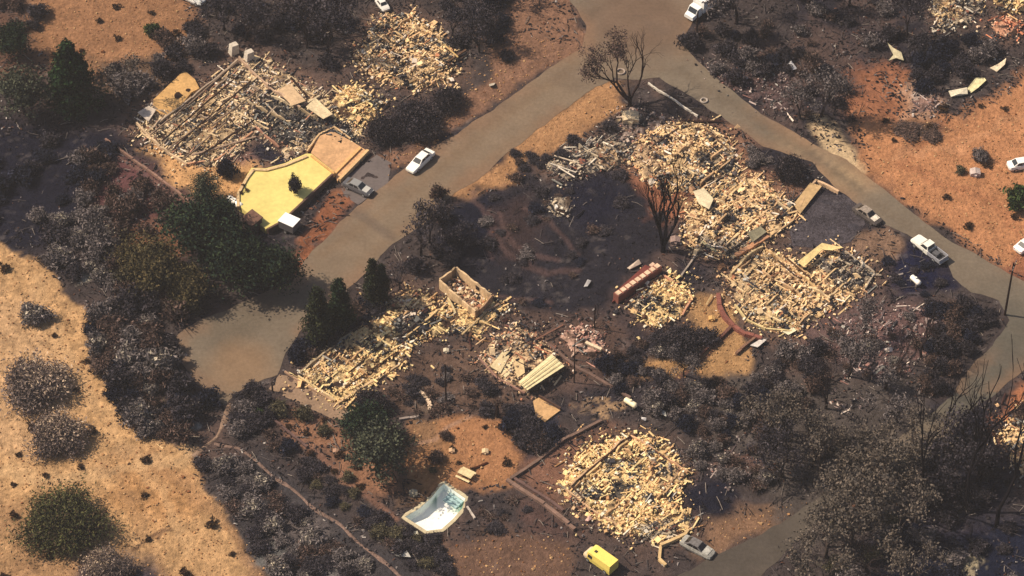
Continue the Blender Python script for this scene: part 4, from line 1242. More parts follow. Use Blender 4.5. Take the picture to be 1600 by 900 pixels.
def van():
    x, y = P(938, 881)
    t = thing("yellow_van", "yellow van with a dark roof vent at the bottom edge", "van", (x, y, gz1(x, y) + .02), head((958, 893), (920, 866)))
    c = (.86, .68, .16)
    mb = MB()
    loft(mb, [(-2.3, .88, .93, .35, 1.0, 1.95, .84), (1.2, .88, .93, .35, 1.0, 1.97, .84), (1.55, .88, .93, .35, 1.0, 1.85, .80)], c); mb.obj("body", M_paint, t)
    mb = MB(); loft(mb, [(1.55, .86, .9, .35, .8, 1.2, .82), (2.1, .82, .86, .38, .7, 1.05, .76), (2.3, .72, .78, .42, .65, .9, .66)], (.70, .55, .36)); mb.obj("hood", M_paint, t)
    mb = MB(); pane(mb, [(1.86, -.72, 1.2), (1.86, .72, 1.2), (1.58, .70, 1.8), (1.58, -.70, 1.8)]); mb.obj("windshield", M_glass, t)
    mb = MB(); mb.box((.7, .1, 2.0), (.36, .36, .1), col=(.05, .04, .03)); mb.obj("roof_vent", M_glass, t)
    for s in (-1, 1):
        mb = MB(); pane(mb, [(.7, s * .945, 1.1), (1.4, s * .945, 1.1), (1.35, s * .905, 1.65), (.7, s * .905, 1.65)]); mb.obj("side_window", M_glass, t)
        mb = MB(); mb.box((2.24, s * .55, .75), (.12, .22, .16), col=(.7, .7, .66)); mb.obj("headlight", M_glass, t)
    put_wheels(t, (-1.5, 1.45), .82)


van()


def trailer():
    x, y = P(453, 360)
    t = thing("box_trailer", "small white box trailer below the yellow terrace wall", "trailer", (x, y, gz1(x, y)), head((437, 352), (468, 366)))
    mb = MB(); mb.box((0, 0, 1.2), (2.5, 1.9, 1.3), col=(.12, .11, .12)); mb.obj("body", M_paint, t)  # sides near-black under the white roof: their shade is put into the colour
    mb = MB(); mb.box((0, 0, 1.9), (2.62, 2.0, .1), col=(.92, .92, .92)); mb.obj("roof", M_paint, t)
    mb = MB(); mb.box((-1.263, 0, 1.2), (.02, 1.4, 1.1), col=(.4, .38, .38)); mb.obj("rear_door", M_paint, t)
    mb = MB(); mb.box((1.7, 0, .5), (1.1, .1, .1), col=(.1, .1, .1)); mb.obj("tow_bar", M_steel, t)
    put_wheels(t, (0,), 1.06)


trailer()


def box_truck():
    x, y = P(1097, 18)
    t = thing("box_truck", "white box truck at the top edge on the road junction", "truck", (x, y, .035), head((1108, 4), (1078, 26)))
    c = (.82, .82, .80)
    mb = MB(); loft(mb, [(1.2, .95, 1.0, .5, 1.0, 2.1, .9), (2.1, .95, 1.0, .5, 1.0, 2.1, .88), (2.6, .92, .98, .5, 1.0, 1.35, .86), (3.3, .82, .9, .55, .8, 1.15, .78)], c); mb.obj("cab", M_paint, t)
    mb = MB(); pane(mb, [(2.62, -.75, 1.42), (2.62, .75, 1.42), (2.17, .75, 2.05), (2.17, -.75, 2.05)]); mb.obj("windshield", M_glass, t)
    mb = MB(); mb.box((-1.2, 0, 1.85), (4.4, 2.2, 2.1), col=c); mb.obj("cargo_box", M_paint, t)
    mb = MB(); mb.box((-1.0, 0, .68), (4.8, 1.1, .2), col=(.06, .06, .06)); mb.obj("chassis", M_steel, t)
    for s in (-1, 1):
        mb = MB(); mb.box((3.22, s * .6, .9), (.14, .26, .18), col=(.7, .7, .66)); mb.obj("headlight", M_glass, t)
    put_wheels(t, (-2.2, 2.4), .9, r=.42, w=.28)


box_truck()


def tank(px, a, b, label, L=2.8, r=.5, col=(.86, .82, .74)):
    x, y = P(*px)
    z = gz1(x, y)
    t = thing("propane_tank", label, "tank", (x, y, z), head(a, b))
    mb = MB(); k = []; rr = []
    for u in np.linspace(-1, 1, 13):
        k.append((u * L / 2, 0, r + .3)); rr.append(r * math.sqrt(max(.02, 1 - max(0, (abs(u) - .75) / .25) ** 2)))
    mb.tube(k, rr, 14, col); mb.obj("shell", M_paint, t, smooth_=True)
    for s in (-1, 1):
        mb = MB(); mb.box((s * L * .3, 0, .18), (.16, .7, .5), col=(.3, .27, .25)); mb.obj("foot", M_steel, t)
    mb = MB(); mb.tube([(0, 0, 2 * r + .22), (0, 0, 2 * r + .48)], .16, 10, col); mb.obj("valve_dome", M_paint, t)


tank((368, 322), (357, 312), (380, 328), "white horizontal tank at the left foot of the yellow terrace", L=3.2)
tank((985, 637), (977, 631), (993, 641), "cream horizontal tank above the big lower rubble heap", L=2.2, r=.42, col=(.85, .74, .5))
tank((1430, 443), (1424, 436), (1437, 448), "small white tank alone on blackened ground below the pickup", L=2.0, r=.4)


def picnic():
    x, y = P(728, 746)
    z = gz1(x, y)
    a = head((720, 740), (737, 748))
    t = thing("picnic_table", "cream picnic table on orange dirt above the pool", "picnic table", (x, y, z), a)
    for k in range(1):
        mb = MB(); mb.box((0, 0, .76), (2.1, .95, .06), col=A(250, 228, 170)); mb.obj("tabletop", M_conc, t)
    for s in (-1, 1):
        mb = MB(); mb.box((0, s * .85, .45), (2.1, .32, .05), col=A(250, 228, 170)); mb.obj("bench", M_conc, t)
        mb = MB(); mb.box((s * .7, 0, .36), (.08, .16, .74), rx=0, col=A(170, 130, 90)); mb.box((s * .7, 0, .38), (.1, 1.75, .08), col=A(170, 130, 90)); mb.obj("leg", M_conc, t)
    p0 = P(738, 734); p1 = P(762, 724)
    mb = MB(); mb.wall(p0, p1, .25, gz1(*p0) - .1, gz1(*p0) + .22, A(84, 50, 36))
    tag(mb.obj("fallen_log", M_char), "short dark log on orange dirt behind the picnic table", "log")


picnic()


# ------------------------------------------------------------------ garden walls, edging, pipes
def low_wall(name, pts, h, th, col, label, cat="wall", mat=None, blocks=False):
    W = PP(pts); c = W.mean(0)
    t = thing(name, label, cat, (c[0], c[1], 0))
    for i in range(len(W) - 1):
        a, b = W[i], W[i + 1]
        mb = MB(); L = np.hypot(*(b - a)); m = max(1, int(L / 1.0))
        for q in range(m):
            u, v = a + (b - a) * q / m, a + (b - a) * (q + 1) / m
            z = gz1(*((u + v) / 2))
            mb.wall(u - c, v - c, th * rng.uniform(.92, 1.05), z - .3, z + h * rng.uniform(.85, 1.1), A(*col) * rng.uniform(.9, 1.1))
        mb.obj("wall_run", mat or M_conc, t)
    return t


low_wall("garden_wall", [(1122, 462), (1124, 480), (1132, 496), (1146, 512), (1165, 525), (1190, 532)], .7, .55, (150, 92, 76), "curved red brick garden wall left of the large right-hand ruin")
low_wall("garden_wall", [(1142, 512), (1128, 526), (1108, 542), (1082, 566)], .5, .45, (128, 86, 70), "straight dark brick wall running down from the curved red wall")
low_wall("garden_wall", [(1150, 555), (1180, 530)], .5, .35, (140, 104, 80), "short brown wall stub between the tan yard and the curved red wall")
low_wall("garden_wall", [(792, 752), (850, 790), (898, 828)], .5, .5, (146, 116, 98), "grey-brown low wall slanting down left of the big lower ruin")
low_wall("garden_wall", [(802, 748), (860, 785), (880, 800)], .45, .35, (120, 92, 82), "thin inner wall running beside the grey-brown slanting wall")
low_wall("garden_wall", [(798, 750), (840, 722), (880, 690), (940, 660)], .4, .4, (140, 112, 94), "low wall curving round the upper left of the big lower ruin")
low_wall("garden_wall", [(850, 535), (900, 575), (960, 610), (985, 625)], .4, .4, (124, 98, 84), "long brown wall from the fallen shed down to the cream tank")
low_wall("garden_wall", [(1090, 395), (1062, 435)], .3, .25, (176, 160, 140), "thin pale wall above the small red-walled ruin")
low_wall("garden_wall", [(1150, 402), (1200, 372)], .6, .7, (216, 160, 116), "orange-tan low wall between two large ruins in the right centre")
low_wall("garden_wall", [(445, 582), (470, 598), (520, 628)], .3, .25, (178, 144, 112), "pale kerb at the lower left end of the long house ruin", "kerb")
low_wall("garden_wall", [(165, 220), (215, 255), (270, 295), (300, 322)], .5, .3, (160, 124, 104), "long thin wall down the left side of the tan yard")
low_wall("garden_wall", [(405, 642), (440, 668), (480, 700)], .4, .3, (110, 84, 76), "charred low wall above the long dusty trail")
low_wall("pipe", [(457, 568), (486, 545)], .25, .22, (150, 138, 132), "grey pipe lying by the cul-de-sac, left of the long house ruin", "pipe")
low_wall("kerb", [(1013, 131), (1030, 145), (1052, 158), (1070, 172), (1090, 184)], .35, .22, (236, 224, 200), "crooked white edging strip at the road junction corner", "kerb")
low_wall("fallen_pole", [(1066, 190), (1098, 192), (1130, 192)], .3, .3, (70, 50, 44), "dark fallen pole across the ground below the junction corner", "pole", M_char)
low_wall("fallen_plank", [(624, 657), (655, 652)], .25, .35, (176, 160, 146), "grey plank on the ground left of the orange yard", "plank")
low_wall("fallen_plank", [(730, 794), (742, 812)], .25, .25, (214, 200, 180), "short pale plank right of the pool", "plank")
low_wall("fallen_plank", [(618, 842), (632, 852)], .25, .35, (206, 200, 192), "short whitish plank below the left of the pool", "plank")
low_wall("fallen_plank", [(1034, 146), (1076, 170), (1120, 184)], .12, 1.1, (62, 54, 50), "charred boards beside the crooked white edging at the junction", "boards", M_char)
p = P(1100, 158)
mb = MB(); aa = np.linspace(0, 6.283, 15)
mb.tube([(p[0] + .5 * math.cos(a), p[1] + .5 * math.sin(a), .16) for a in aa], .13, 6, A(206, 190, 170), cap=False)
tag(mb.obj("tyre", M_rubber), "pale ash-covered tyre lying on the road near the junction", "tyre")
p = P(970, 113)
mb = MB(); mb.tube([(p[0] + .6 * math.cos(a), p[1] + .6 * math.sin(a), .16) for a in aa], .14, 6, A(190, 170, 150), cap=False)
tag(mb.obj("tyre", M_rubber), "pale tyre on the road among the bare tree's branches", "tyre")

# white edging stones in a curve
proto = None
for i, (x, y) in enumerate([(642, 602), (647, 606), (652, 610), (657, 613), (662, 616), (666, 621), (669, 626), (671, 631), (672, 636), (672, 641)]):
    X, Y = P(x, y)
    mb = MB(); mb.chunks(np.array([[0, 0, .2]]), np.array([[.55, .5, .4]]), np.array([i * .7]), np.array([.1]), np.array([.1]), np.array([.12]), np.array([A(244, 216, 180)]))
    o = mb.obj("edging_stone", M_matte); o.location = (X, Y, gz1(X, Y))
    tag(o, "cream block in the curved row of garden edging left of the thin pole", "stone", "cream blocks of the curved garden edging")


# scattered single objects: bright panels and stones
def loose_panel(name, pts, label, col, cat, z=.4):
    W = PP(pts, z); c = W.mean(0); g = gz1(*c)
    W = W - c; n = len(W)
    zz = z + rng.uniform(-.25, .3, n)
    mb = MB()
    ar = sum(W[i][0] * W[(i + 1) % n][1] - W[(i + 1) % n][0] * W[i][1] for i in range(n))
    if ar < 0: W = W[::-1]
    v = [(p[0], p[1], zz[i] - .1 + g) for i, p in enumerate(W)] + [(p[0], p[1], zz[i] + g) for i, p in enumerate(W)]
    mb.add(v, [(i, (i + 1) % n, n + (i + 1) % n, n + i) for i in range(n)], [tuple(range(n))[::-1], tuple(range(n, 2 * n))], A(*col))
    o = mb.obj(name, M_conc); o.location = (c[0], c[1], 0)
    return tag(o, label, cat)


loose_panel("metal_sheet", [(1482, 143), (1495, 140), (1511, 138), (1512, 147), (1498, 149), (1486, 151)], "crumpled white sheet, lowest left of three on the right slope", (250, 236, 200), "metal sheet")
loose_panel("metal_sheet", [(1512, 136), (1524, 122), (1538, 119), (1541, 126), (1528, 138), (1517, 143)], "crumpled pale yellow sheet, middle of three on the right slope", (246, 234, 176), "metal sheet")
loose_panel("metal_sheet", [(1547, 105), (1562, 98), (1572, 92), (1570, 102), (1558, 111)], "crumpled white sheet, upper right of three on the right slope", (250, 230, 190), "metal sheet")
loose_panel("metal_sheet", [(1386, 66), (1396, 75), (1408, 83), (1412, 95), (1400, 92), (1388, 96), (1396, 86)], "bent greenish cream sheet at the top of the reddish dirt strip", (214, 202, 160), "metal sheet")
loose_panel("metal_sheet", [(1012, 638), (1024, 637), (1040, 647), (1041, 655), (1030, 648), (1020, 644)], "bent greyish sheet right of the cream tank", (214, 210, 190), "metal sheet")
loose_panel("metal_sheet", [(1002, 654), (1010, 655), (1009, 658), (1002, 657)], "tiny white sheet just below the bent greyish sheet", (245, 238, 225), "metal sheet")
loose_panel("metal_sheet", [(1172, 540), (1190, 528), (1198, 531), (1184, 544)], "white metal sheet under the large right ruin", (236, 226, 210), "metal sheet")
loose_panel("metal_sheet", [(1222, 517), (1240, 511), (1244, 518), (1232, 522)], "cream sheet at the lower tip of the large right ruin", (255, 244, 200), "metal sheet")
loose_panel("metal_sheet", [(912, 446), (918, 436), (924, 438), (918, 448)], "small white sheet on the black centre ground", (180, 176, 170), "metal sheet")
loose_panel("metal_sheet", [(1228, 100), (1236, 96), (1246, 106), (1238, 110)], "white crumpled sheet among charred trees right of the junction", (240, 236, 228), "metal sheet")
loose_panel("metal_sheet", [(636, 836), (652, 830), (654, 837), (640, 841)], "white debris sheet touching the lower left corner of the pool", (240, 232, 200), "metal sheet")
loose_panel("metal_sheet", [(612, 864), (636, 862), (642, 872), (620, 868)], "grey-white crumpled sheet below the pool", (200, 196, 180), "metal sheet")
loose_panel("metal_sheet", [(914, 812), (921, 805), (925, 810), (919, 816)], "small pink sheet, far left below the big lower ruin", (236, 190, 170), "metal sheet")
loose_panel("metal_sheet", [(764, 130), (774, 128), (772, 135), (765, 136)], "small pale box lid on the dirt verge, top centre", (206, 194, 170), "metal sheet")


def stone(px, r, col, label):
    X, Y = P(*px); mb = MB()
    for k in range(3):
        mb.chunks(np.array([[0, 0, r * .35]]), np.array([[r * 2, r * 1.5, r * 1.1]]) * (1 - .12 * k), np.array([k * 1.05]), np.array([.15 * k]), np.array([.1]), np.array([.18]), np.array([A(*col)]))
    o = mb.obj("boulder", M_matte); o.location = (X, Y, gz1(X, Y)); tag(o, label, "rock")


for q in [((1523, 273), .75, (226, 206, 190), "white boulder beside the small grey bushes on the right dirt"), ((758, 708), .45, (250, 220, 170), "pale rock on the orange yard, right of centre"),
          ((706, 707), .4, (236, 196, 150), "pale rock on the orange yard, left of centre"), ((1055, 378), .7, (176, 150, 136), "pinkish round boulder right of the tall black tree"), ((646, 774), .55, (176, 166, 140), "grey round rock left of the pool top"),
          ((413, 650), .6, (240, 236, 210), "white rock beside the left end of the charred low wall"), ((872, 326), .5, (250, 244, 230), "white lump on the little debris heap in the black centre"),
          ((697, 547), .4, (240, 226, 190), "white rock above the thin pole, right of the long house"), ((1112, 498), .45, (238, 190, 120), "orange-cream rock in the tan yard"),
          ((525, 706), .4, (200, 160, 130), "pink-tan rock on the red dirt below the long kerb"), ((985, 190), 1.2, (236, 212, 168), "large cream ash-covered boulder at the foot of the leaning bare tree")]:
    stone(*q)
# ------------------------------------------------------------------ poles
def utility_pole(base, H, label, arm=True, ang=0.0, r=.17, col=(58, 44, 38), lean=(0, 0), cat="utility pole", name="utility_pole"):
    x, y = P(*base); t = thing(name, label, cat, (x, y, 0), ang)
    z = gz1(x, y)
    mb = MB(); mb.tube([(0, 0, z - .3), (lean[0] * .5, lean[1] * .5, H / 2), (lean[0], lean[1], H)], [r, r * .85, r * .65], 8, A(*col)); mb.obj("pole", M_char, t)
    if arm:
        mb = MB(); mb.box((lean[0], lean[1] - .16, H - .6), (2.2, .12, .14), col=A(*col)); mb.obj("crossarm", M_char, t)
        for s in (-.95, -.45, .45, .95):
            mb = MB(); mb.tube([(lean[0] + s, lean[1] - .16, H - .53), (lean[0] + s, lean[1] - .16, H - .28)], [.07, .05], 6, (.35, .3, .28)); mb.obj("insulator", M_paint, t)
    return t


utility_pole((1570, 492), 10.4, "tall utility pole at the bend of the right-hand road", ang=1.2)
utility_pole((378, 393), 7.8, "slim dark pole in front of the brown lean-to", arm=False, r=.14, cat="pole")
utility_pole((697, 631), 8.0, "thin black pole right of the curved edging stones", arm=False, r=.12, cat="pole")
utility_pole((1088, 60), 5.5, "dark post standing in front of the white box truck", arm=False, r=.16, cat="pole", name="post")
utility_pole((897, 598), 8.5, "thin black pole right of the pale fallen roof sheets", arm=False, r=.1, cat="pole")
utility_pole((929, 512), 4.6, "thin black post below the black centre ground", arm=False, r=.12, cat="pole", name="post")
utility_pole((426, 612), 2.0, "short black post at the head of the tan strip by the cul-de-sac", arm=False, r=.14, cat="post", name="post")
utility_pole((777, 652), 2.6, "short black post above the orange yard", arm=False, r=.25, cat="post", name="post")


# ------------------------------------------------------------------ vegetation prototypes (meshes shared between copies)
def leaf_cols(n, cols, r):
    c = np.array([A(*q) for q in cols])
    return c[r.choice(len(c), n)] * r.uniform(.85, 1.15, (n, 1))


def grow(mb_t, mb_b, r, p, d, L, rad, depth, col, spread=.55, up=.12, split=(2, 3), trunk_depth=1, depth0=None, tips=None, n=6):
    depth0 = depth if depth0 is None else depth0
    k = 3; pts = [p]; q = p.copy(); dd = d.copy()
    for i in range(k):
        dd = dd + r.normal(0, .13, 3) + np.array([0, 0, up * .4]); dd /= np.linalg.norm(dd)
        q = q + dd * L / k; pts.append(q.copy())
    rr = np.linspace(rad, rad * .6, k + 1)
    tgt = mb_t if depth0 - depth < trunk_depth else mb_b
    tgt.tube(pts, rr, max(3, n - (depth0 - depth)), col * r.uniform(.8, 1.25), cap=False)
    if tips is not None and depth <= 1: tips.append(q.copy())
    if depth <= 0: return
    m = r.integers(split[0], split[1] + 1)
    for i in range(m):
        a = r.uniform(0, 6.283)
        u = np.cross(dd, r.normal(size=3)); u /= np.linalg.norm(u)
        nd = dd * math.cos(spread) + u * math.sin(spread) * r.uniform(.6, 1.3) + np.array([0, 0, up]); nd /= np.linalg.norm(nd)
        st = pts[-1] if i < 2 else pts[-2]
        grow(mb_t, mb_b, r, st, nd, L * r.uniform(.62, .85), rad * .58, depth - 1, col, spread, up, split, trunk_depth, depth0, tips, n)


def proto_bare(seed, H=9.0, spread=.5, up=.12, depth=5, rad=.28, col=(52, 44, 42), leafcol=None, nleaf=0, trunkL=.28, stems=1, split=(2, 3), leafsize=.22):
    r = np.random.default_rng(seed)
    mt, mb, ml = MB(), MB(), MB(); tips = []
    for s in range(stems):
        d = np.array([r.normal(0, .18 * (stems > 1) + .04), r.normal(0, .18 * (stems > 1) + .04), 1.0]); d /= np.linalg.norm(d)
        grow(mt, mb, r, np.array([r.normal(0, .15 * (stems > 1)), r.normal(0, .15 * (stems > 1)), -.3]), d, H * trunkL, rad, depth, A(*col), spread, up, split, 1, None, tips)
    out = {'trunk': mt.mesh("trunk", M_char), 'branches': mb.mesh("branches", M_char)}
    if leafcol is not None:
        T = np.array(tips); k = r.integers(0, len(T), nleaf)
        c = T[k] + r.normal(0, .38, (nleaf, 3))
        ml.leaves(c, r.uniform(.6, 1.4, nleaf) * leafsize, leaf_cols(nleaf, leafcol, r), r=r)
        out['crown'] = ml.mesh("crown", M_leaf)
    return out


def proto_leafy(seed, Rr=3.5, H=8.0, kind='round', cols=((60, 78, 50), (44, 60, 40), (84, 98, 60)), nclump=90, per=75, leaf=.26, base=.25, trunkr=.25, gap=.0):
    r = np.random.default_rng(seed)
    mt, ml = MB(), MB()
    zc0 = H * base
    mt.tube([(0, 0, -.3), (r.normal(0, .1), r.normal(0, .1), H * .35), (r.normal(0, .25), r.normal(0, .25), H * .8)], [trunkr, trunkr * .75, trunkr * .2], 7, A(70, 56, 48))
    cl = []
    while len(cl) < nclump:
        u = r.random(); a = r.uniform(0, 6.283)
        if kind == 'cone':
            z = zc0 + (H - zc0) * u ** 1.15
            lim = Rr * (1 - ((z - zc0) / (H - zc0))) ** .75 * (.8 + .35 * r.random()) * min(1, .5 + (z - zc0) / 1.5)
            q = lim * r.random() ** .35
            cl.append((q * math.cos(a), q * math.sin(a), z, .28 + .10 * Rr * (1 - u)))
        else:
            v = r.normal(size=3); v /= np.linalg.norm(v)
            rad = r.random() ** .35
            lump = .78 + .38 * math.sin(3 * a + seed) * math.cos(2 * v[2] + seed) + r.normal(0, .06)
            hz = (H - zc0) / 2
            z = zc0 + hz + v[2] * hz * rad * lump
            if z < zc0 * .6: continue
            cl.append((v[0] * Rr * rad * lump, v[1] * Rr * rad * lump, z, .20 * Rr * r.uniform(.6, 1.25)))
    for i in range(0, len(cl), 4):
        c = cl[i]; z0 = max(H * .15, c[2] * .55)
        mt.tube([(0, 0, z0), (c[0] * .5, c[1] * .5, z0 + (c[2] - z0) * .6), (c[0], c[1], c[2])], [trunkr * .35, trunkr * .22, .02], 4, A(74, 60, 52), cap=False)
    for (x, y, z, s) in cl:
        if r.random() < gap: continue
        n = int(per * r.uniform(.6, 1.3))
        tone = r.uniform(.7, 1.35)
        c = np.array([x, y, z]) + r.normal(0, 1, (n, 3)) * np.array([s, s, s * .7])
        c[:, 2] = np.maximum(c[:, 2], .1)
        ml.leaves(c, r.uniform(.6, 1.4, n) * leaf, leaf_cols(n, cols, r) * tone, flat=.2, r=r)
    return {'trunk': mt.mesh("trunk", M_char), 'crown': ml.mesh("crown", M_leaf)}


def proto_bush(seed, Rr=1.5, H=1.5, cols=((48, 44, 46), (66, 58, 58), (90, 82, 80)), n=2600, leaf=.125, nst=56, ash=0, ashcol=((214, 200, 172), (170, 160, 142), (140, 130, 120)), flat=0.0, stem=(60, 50, 48), ashp=.55):
    r = np.random.default_rng(seed)
    ms, ml = MB(), MB()
    ends = []
    for k in range(nst):
        a = r.uniform(0, 6.283); e = r.uniform(.15, 1.0)
        q = Rr * r.uniform(.5, 1.0) * math.cos(e * 1.3) * (1 + .22 * math.sin(3 * a + seed) + .16 * math.sin(5 * a + 2 * seed))
        top = np.array([q * math.cos(a), q * math.sin(a), H * r.uniform(.6, 1.05) * math.sin(.35 + e * 1.2)])
        mid = top * np.array([.45, .45, .6]) + r.normal(0, .08, 3)
        pale = r.random() < (.35 if ash else .12)
        ms.tube([(r.normal(0, .15), r.normal(0, .15), -.25), mid, top], [.05, .035, .015], 3, A(150, 138, 120) if pale else A(*stem), cap=False)
        ends.append((mid, top))
    E = np.array([e[1] for e in ends]); M_ = np.array([e[0] for e in ends])
    k = r.integers(0, nst, n); u = r.random(n)[:, None] ** .7
    lump = np.array([r.normal(0, .1, 3) for _ in range(nst)])
    c = M_[k] * (1 - u) + E[k] * u + r.normal(0, .13 * Rr, (n, 3)) * np.array([1, 1, .7])
    c[:, 2] = np.abs(c[:, 2])
    tone = r.uniform(.65, 1.4, nst)[k][:, None]
    col = leaf_cols(n, cols, r) * tone
    if ash:
        ac = np.array([r.normal(0, .25 * Rr), r.normal(0, .2 * Rr) - .15 * Rr])
        w = np.hypot(c[:, 0] - ac[0], c[:, 1] - ac[1]) + r.normal(0, .18 * Rr, n) < ash * Rr * 1.25
        w &= r.random(n) < ashp
        col[w] = leaf_cols(w.sum(), ashcol, r)
    ml.leaves(c, r.uniform(.5, 1.5, n) * leaf, col, flat=.1, r=r, stretch=2.4)
    return {'stems': ms.mesh("stems", M_char), 'foliage': ml.mesh("foliage", M_leaf)}


DARK = ((54, 52, 57), (70, 65, 68), (88, 81, 82)); BROWN = ((104, 84, 74), (84, 72, 66), (124, 102, 90)); GREY = ((112, 104, 100), (90, 84, 82), (136, 125, 118))
BLUE = ((44, 47, 59), (54, 56, 68), (36, 39, 50)); OLIVE = ((100, 94, 70), (78, 74, 60), (120, 110, 82)); TAUPE = ((112, 102, 90), (96, 89, 80), (128, 115, 100))
PR = {
    'dark': [proto_bush(10 + i, cols=DARK, n=2400) for i in range(3)],
    'brown': [proto_bush(20 + i, cols=BROWN, n=2100) for i in range(2)],
    'grey': [proto_bush(30 + i, cols=GREY, n=2100) for i in range(2)],
    'blue': [proto_bush(35 + i, cols=BLUE, n=2600) for i in range(2)],
    'ashy': [proto_bush(40 + i, cols=GREY, n=2300, ash=.36) for i in range(3)],
    'twiggy': [proto_bush(45 + i, cols=BROWN, n=260, nst=110, stem=(86, 70, 64)) for i in range(2)],
    'olive': [proto_bush(50 + i, cols=OLIVE, n=1700) for i in range(2)],
    'tuft': [proto_bush(60 + i, Rr=.7, H=.6, cols=((92, 66, 48), (66, 50, 42), (110, 84, 56)), n=260, nst=18, leaf=.13) for i in range(2)],
    'greenbush': [proto_bush(66 + i, Rr=1.5, H=1.6, cols=((66, 84, 48), (50, 66, 42), (90, 100, 58)), n=2200, leaf=.18) for i in range(2)],
    'bigbrownbush': [proto_bush(70 + i, Rr=4.5, H=3.2, cols=((124, 108, 98), (94, 84, 80), (146, 128, 114)), n=14000, leaf=.16, nst=230, ash=.6, ashp=.85, stem=(110, 96, 86), ashcol=((226, 200, 166), (190, 166, 140), (146, 126, 110), (112, 96, 88))) for i in range(2)],
    'wide': [proto_bush(75, Rr=6.2, H=3.9, cols=((92, 92, 56), (74, 76, 50), (106, 104, 66), (88, 74, 56)), n=30000, leaf=.17, nst=330)],
    'mound': [proto_bush(77 + i, Rr=4.6, H=3.0, cols=((58, 56, 60), (74, 68, 70), (46, 44, 50), (96, 86, 84)), n=15000, leaf=.17, nst=200) for i in range(2)],
    'scorched': [proto_bare(80 + i, 8.0, .5, .1, 6, .24, (88, 76, 68), TAUPE, 800, leafsize=.2) for i in range(3)],
    'scorchdark': [proto_bare(90 + i, 7.5, .5, .12, 5, .22, (56, 48, 46), DARK, 800, leafsize=.2) for i in range(3)],
    'bare': [proto_bare(100 + i, 9.5, .48, .14, 6, .26, (58, 48, 46)) for i in range(3)],
    'bareleaf': [proto_bare(106 + i, 9.0, .5, .12, 5, .24, (60, 50, 48), GREY, 1500, leafsize=.2) for i in range(2)],
    'snag': [proto_bare(110 + i, 13, .36, .1, 3, .30, (34, 30, 32), trunkL=.62, split=(2, 3)) for i in range(3)],
    'conifer': [proto_leafy(120, 2.0, 8.5, 'cone', ((42, 58, 40), (32, 44, 34), (56, 70, 46)), 110, 70, .22, .08), proto_leafy(121, 2.0, 8.5, 'cone', ((54, 62, 42), (42, 48, 38), (70, 72, 48)), 110, 60, .22, .1)],
    'bigconifer': [proto_leafy(125, 3.8, 12.5, 'cone', ((44, 66, 42), (32, 48, 34), (58, 80, 46)), 190, 90, .28, .06)],
    'darkround': [proto_leafy(130 + i, 4.2, 9.0, 'round', ((44, 60, 46), (32, 44, 38), (62, 74, 50)), 120, 95, .28, .15) for i in range(2)],
    'oliveround': [proto_leafy(134 + i, 4.2, 7.5, 'round', ((94, 86, 58), (70, 66, 48), (112, 98, 66)), 100, 70, .26, .12) for i in range(2)],
    'greyround': [proto_leafy(138 + i, 3.8, 8.5, 'round', ((78, 84, 66), (58, 62, 54), (100, 102, 80)), 90, 60, .25, .15, gap=.1) for i in range(2)],
}
KINDNAME = {'wide': 'green_bush', 'mound': 'charred_bush', 'dark': 'charred_bush', 'brown': 'brown_bush', 'grey': 'grey_bush', 'blue': 'charred_bush', 'ashy': 'ashy_bush', 'twiggy': 'leafless_bush', 'olive': 'olive_bush', 'tuft': 'scrub_tuft', 'greenbush': 'green_bush', 'bigbrownbush': 'singed_shrub',
            'scorched': 'scorched_tree', 'scorchdark': 'charred_tree', 'bare': 'bare_tree', 'bareleaf': 'bare_tree', 'snag': 'dead_snag', 'conifer': 'conifer', 'bigconifer': 'conifer', 'darkround': 'green_tree', 'oliveround': 'olive_tree', 'greyround': 'grey_green_tree'}


def plant(kind, x, y, label, s=1.0, sz=None, group=None, var=None, rz=None):
    pr = PR[kind]; m = pr[(var if var is not None else int(rng.integers(0, len(pr)))) % len(pr)]
    cat = "tree" if kind in ('scorched', 'scorchdark', 'bare', 'bareleaf', 'snag', 'conifer', 'bigconifer', 'darkround', 'oliveround', 'greyround') else "bush"
    t = thing(KINDNAME[kind], label, cat, (x, y, gz1(x, y) - .03), rng.uniform(0, 6.283) if rz is None else rz, group, (s, s, sz or s))
    for nm, me in m.items():
        child(me, nm, t)
    return t


def at(kind, px, py, label, s=1.0, sz=None, **k):
    x, y = P(px, py); return plant(kind, x, y, label, s, sz, **k)


# single trees and bushes
at('bigconifer', 118, 168, "big dark green conifer on the upper left, widest of the live trees there", 1.05)
at('greyround', 38, 178, "grey-green loose tree left of the big conifer at the left edge", 1.05)
at('darkround', 22, 86, "dark green tree at the left edge above the grey-green one", .62)
at('greenbush', 240, 52, "small round green bush alone on the orange dirt, top left", 1.0, 1.1)
at('scorched', 193, 160, "brownish scorched tree right of the big dark conifer", 1.15)
at('oliveround', 252, 445, "olive brown tree left of the dark green clump by the cul-de-sac", 1.0)
at('oliveround', 215, 425, "olive brown tree, leftmost beside the red soil patch", .75)
at('darkround', 320, 400, "tall dark green tree below the tan yard, upper left of the clump", 1.15)
at('darkround', 372, 440, "dark green tree in the middle of the clump above the cul-de-sac", 1.05)
at('darkround', 430, 452, "dark green tree closest to the road in the clump above the cul-de-sac", .85)
at('oliveround', 300, 468, "olive tree at the lower left of the dark green clump", .8)
at('darkround', 345, 372, "dark green tree at the foot of the slim dark pole", .7)
at('greyround', 322, 312, "light grey-green small tree on the tan yard beside the white tank", .6)
at('conifer', 500, 530, "olive conifer by the road, left of a greener pointed one", 1.1, 1.15, var=1)
at('conifer', 533, 512, "pointed dark green conifer by the road above the long house ruin", 1.0, 1.1, var=0)
at('conifer', 584, 474, "slim dark conifer, first of the two higher up beside the road", .75, 1.0, var=1)
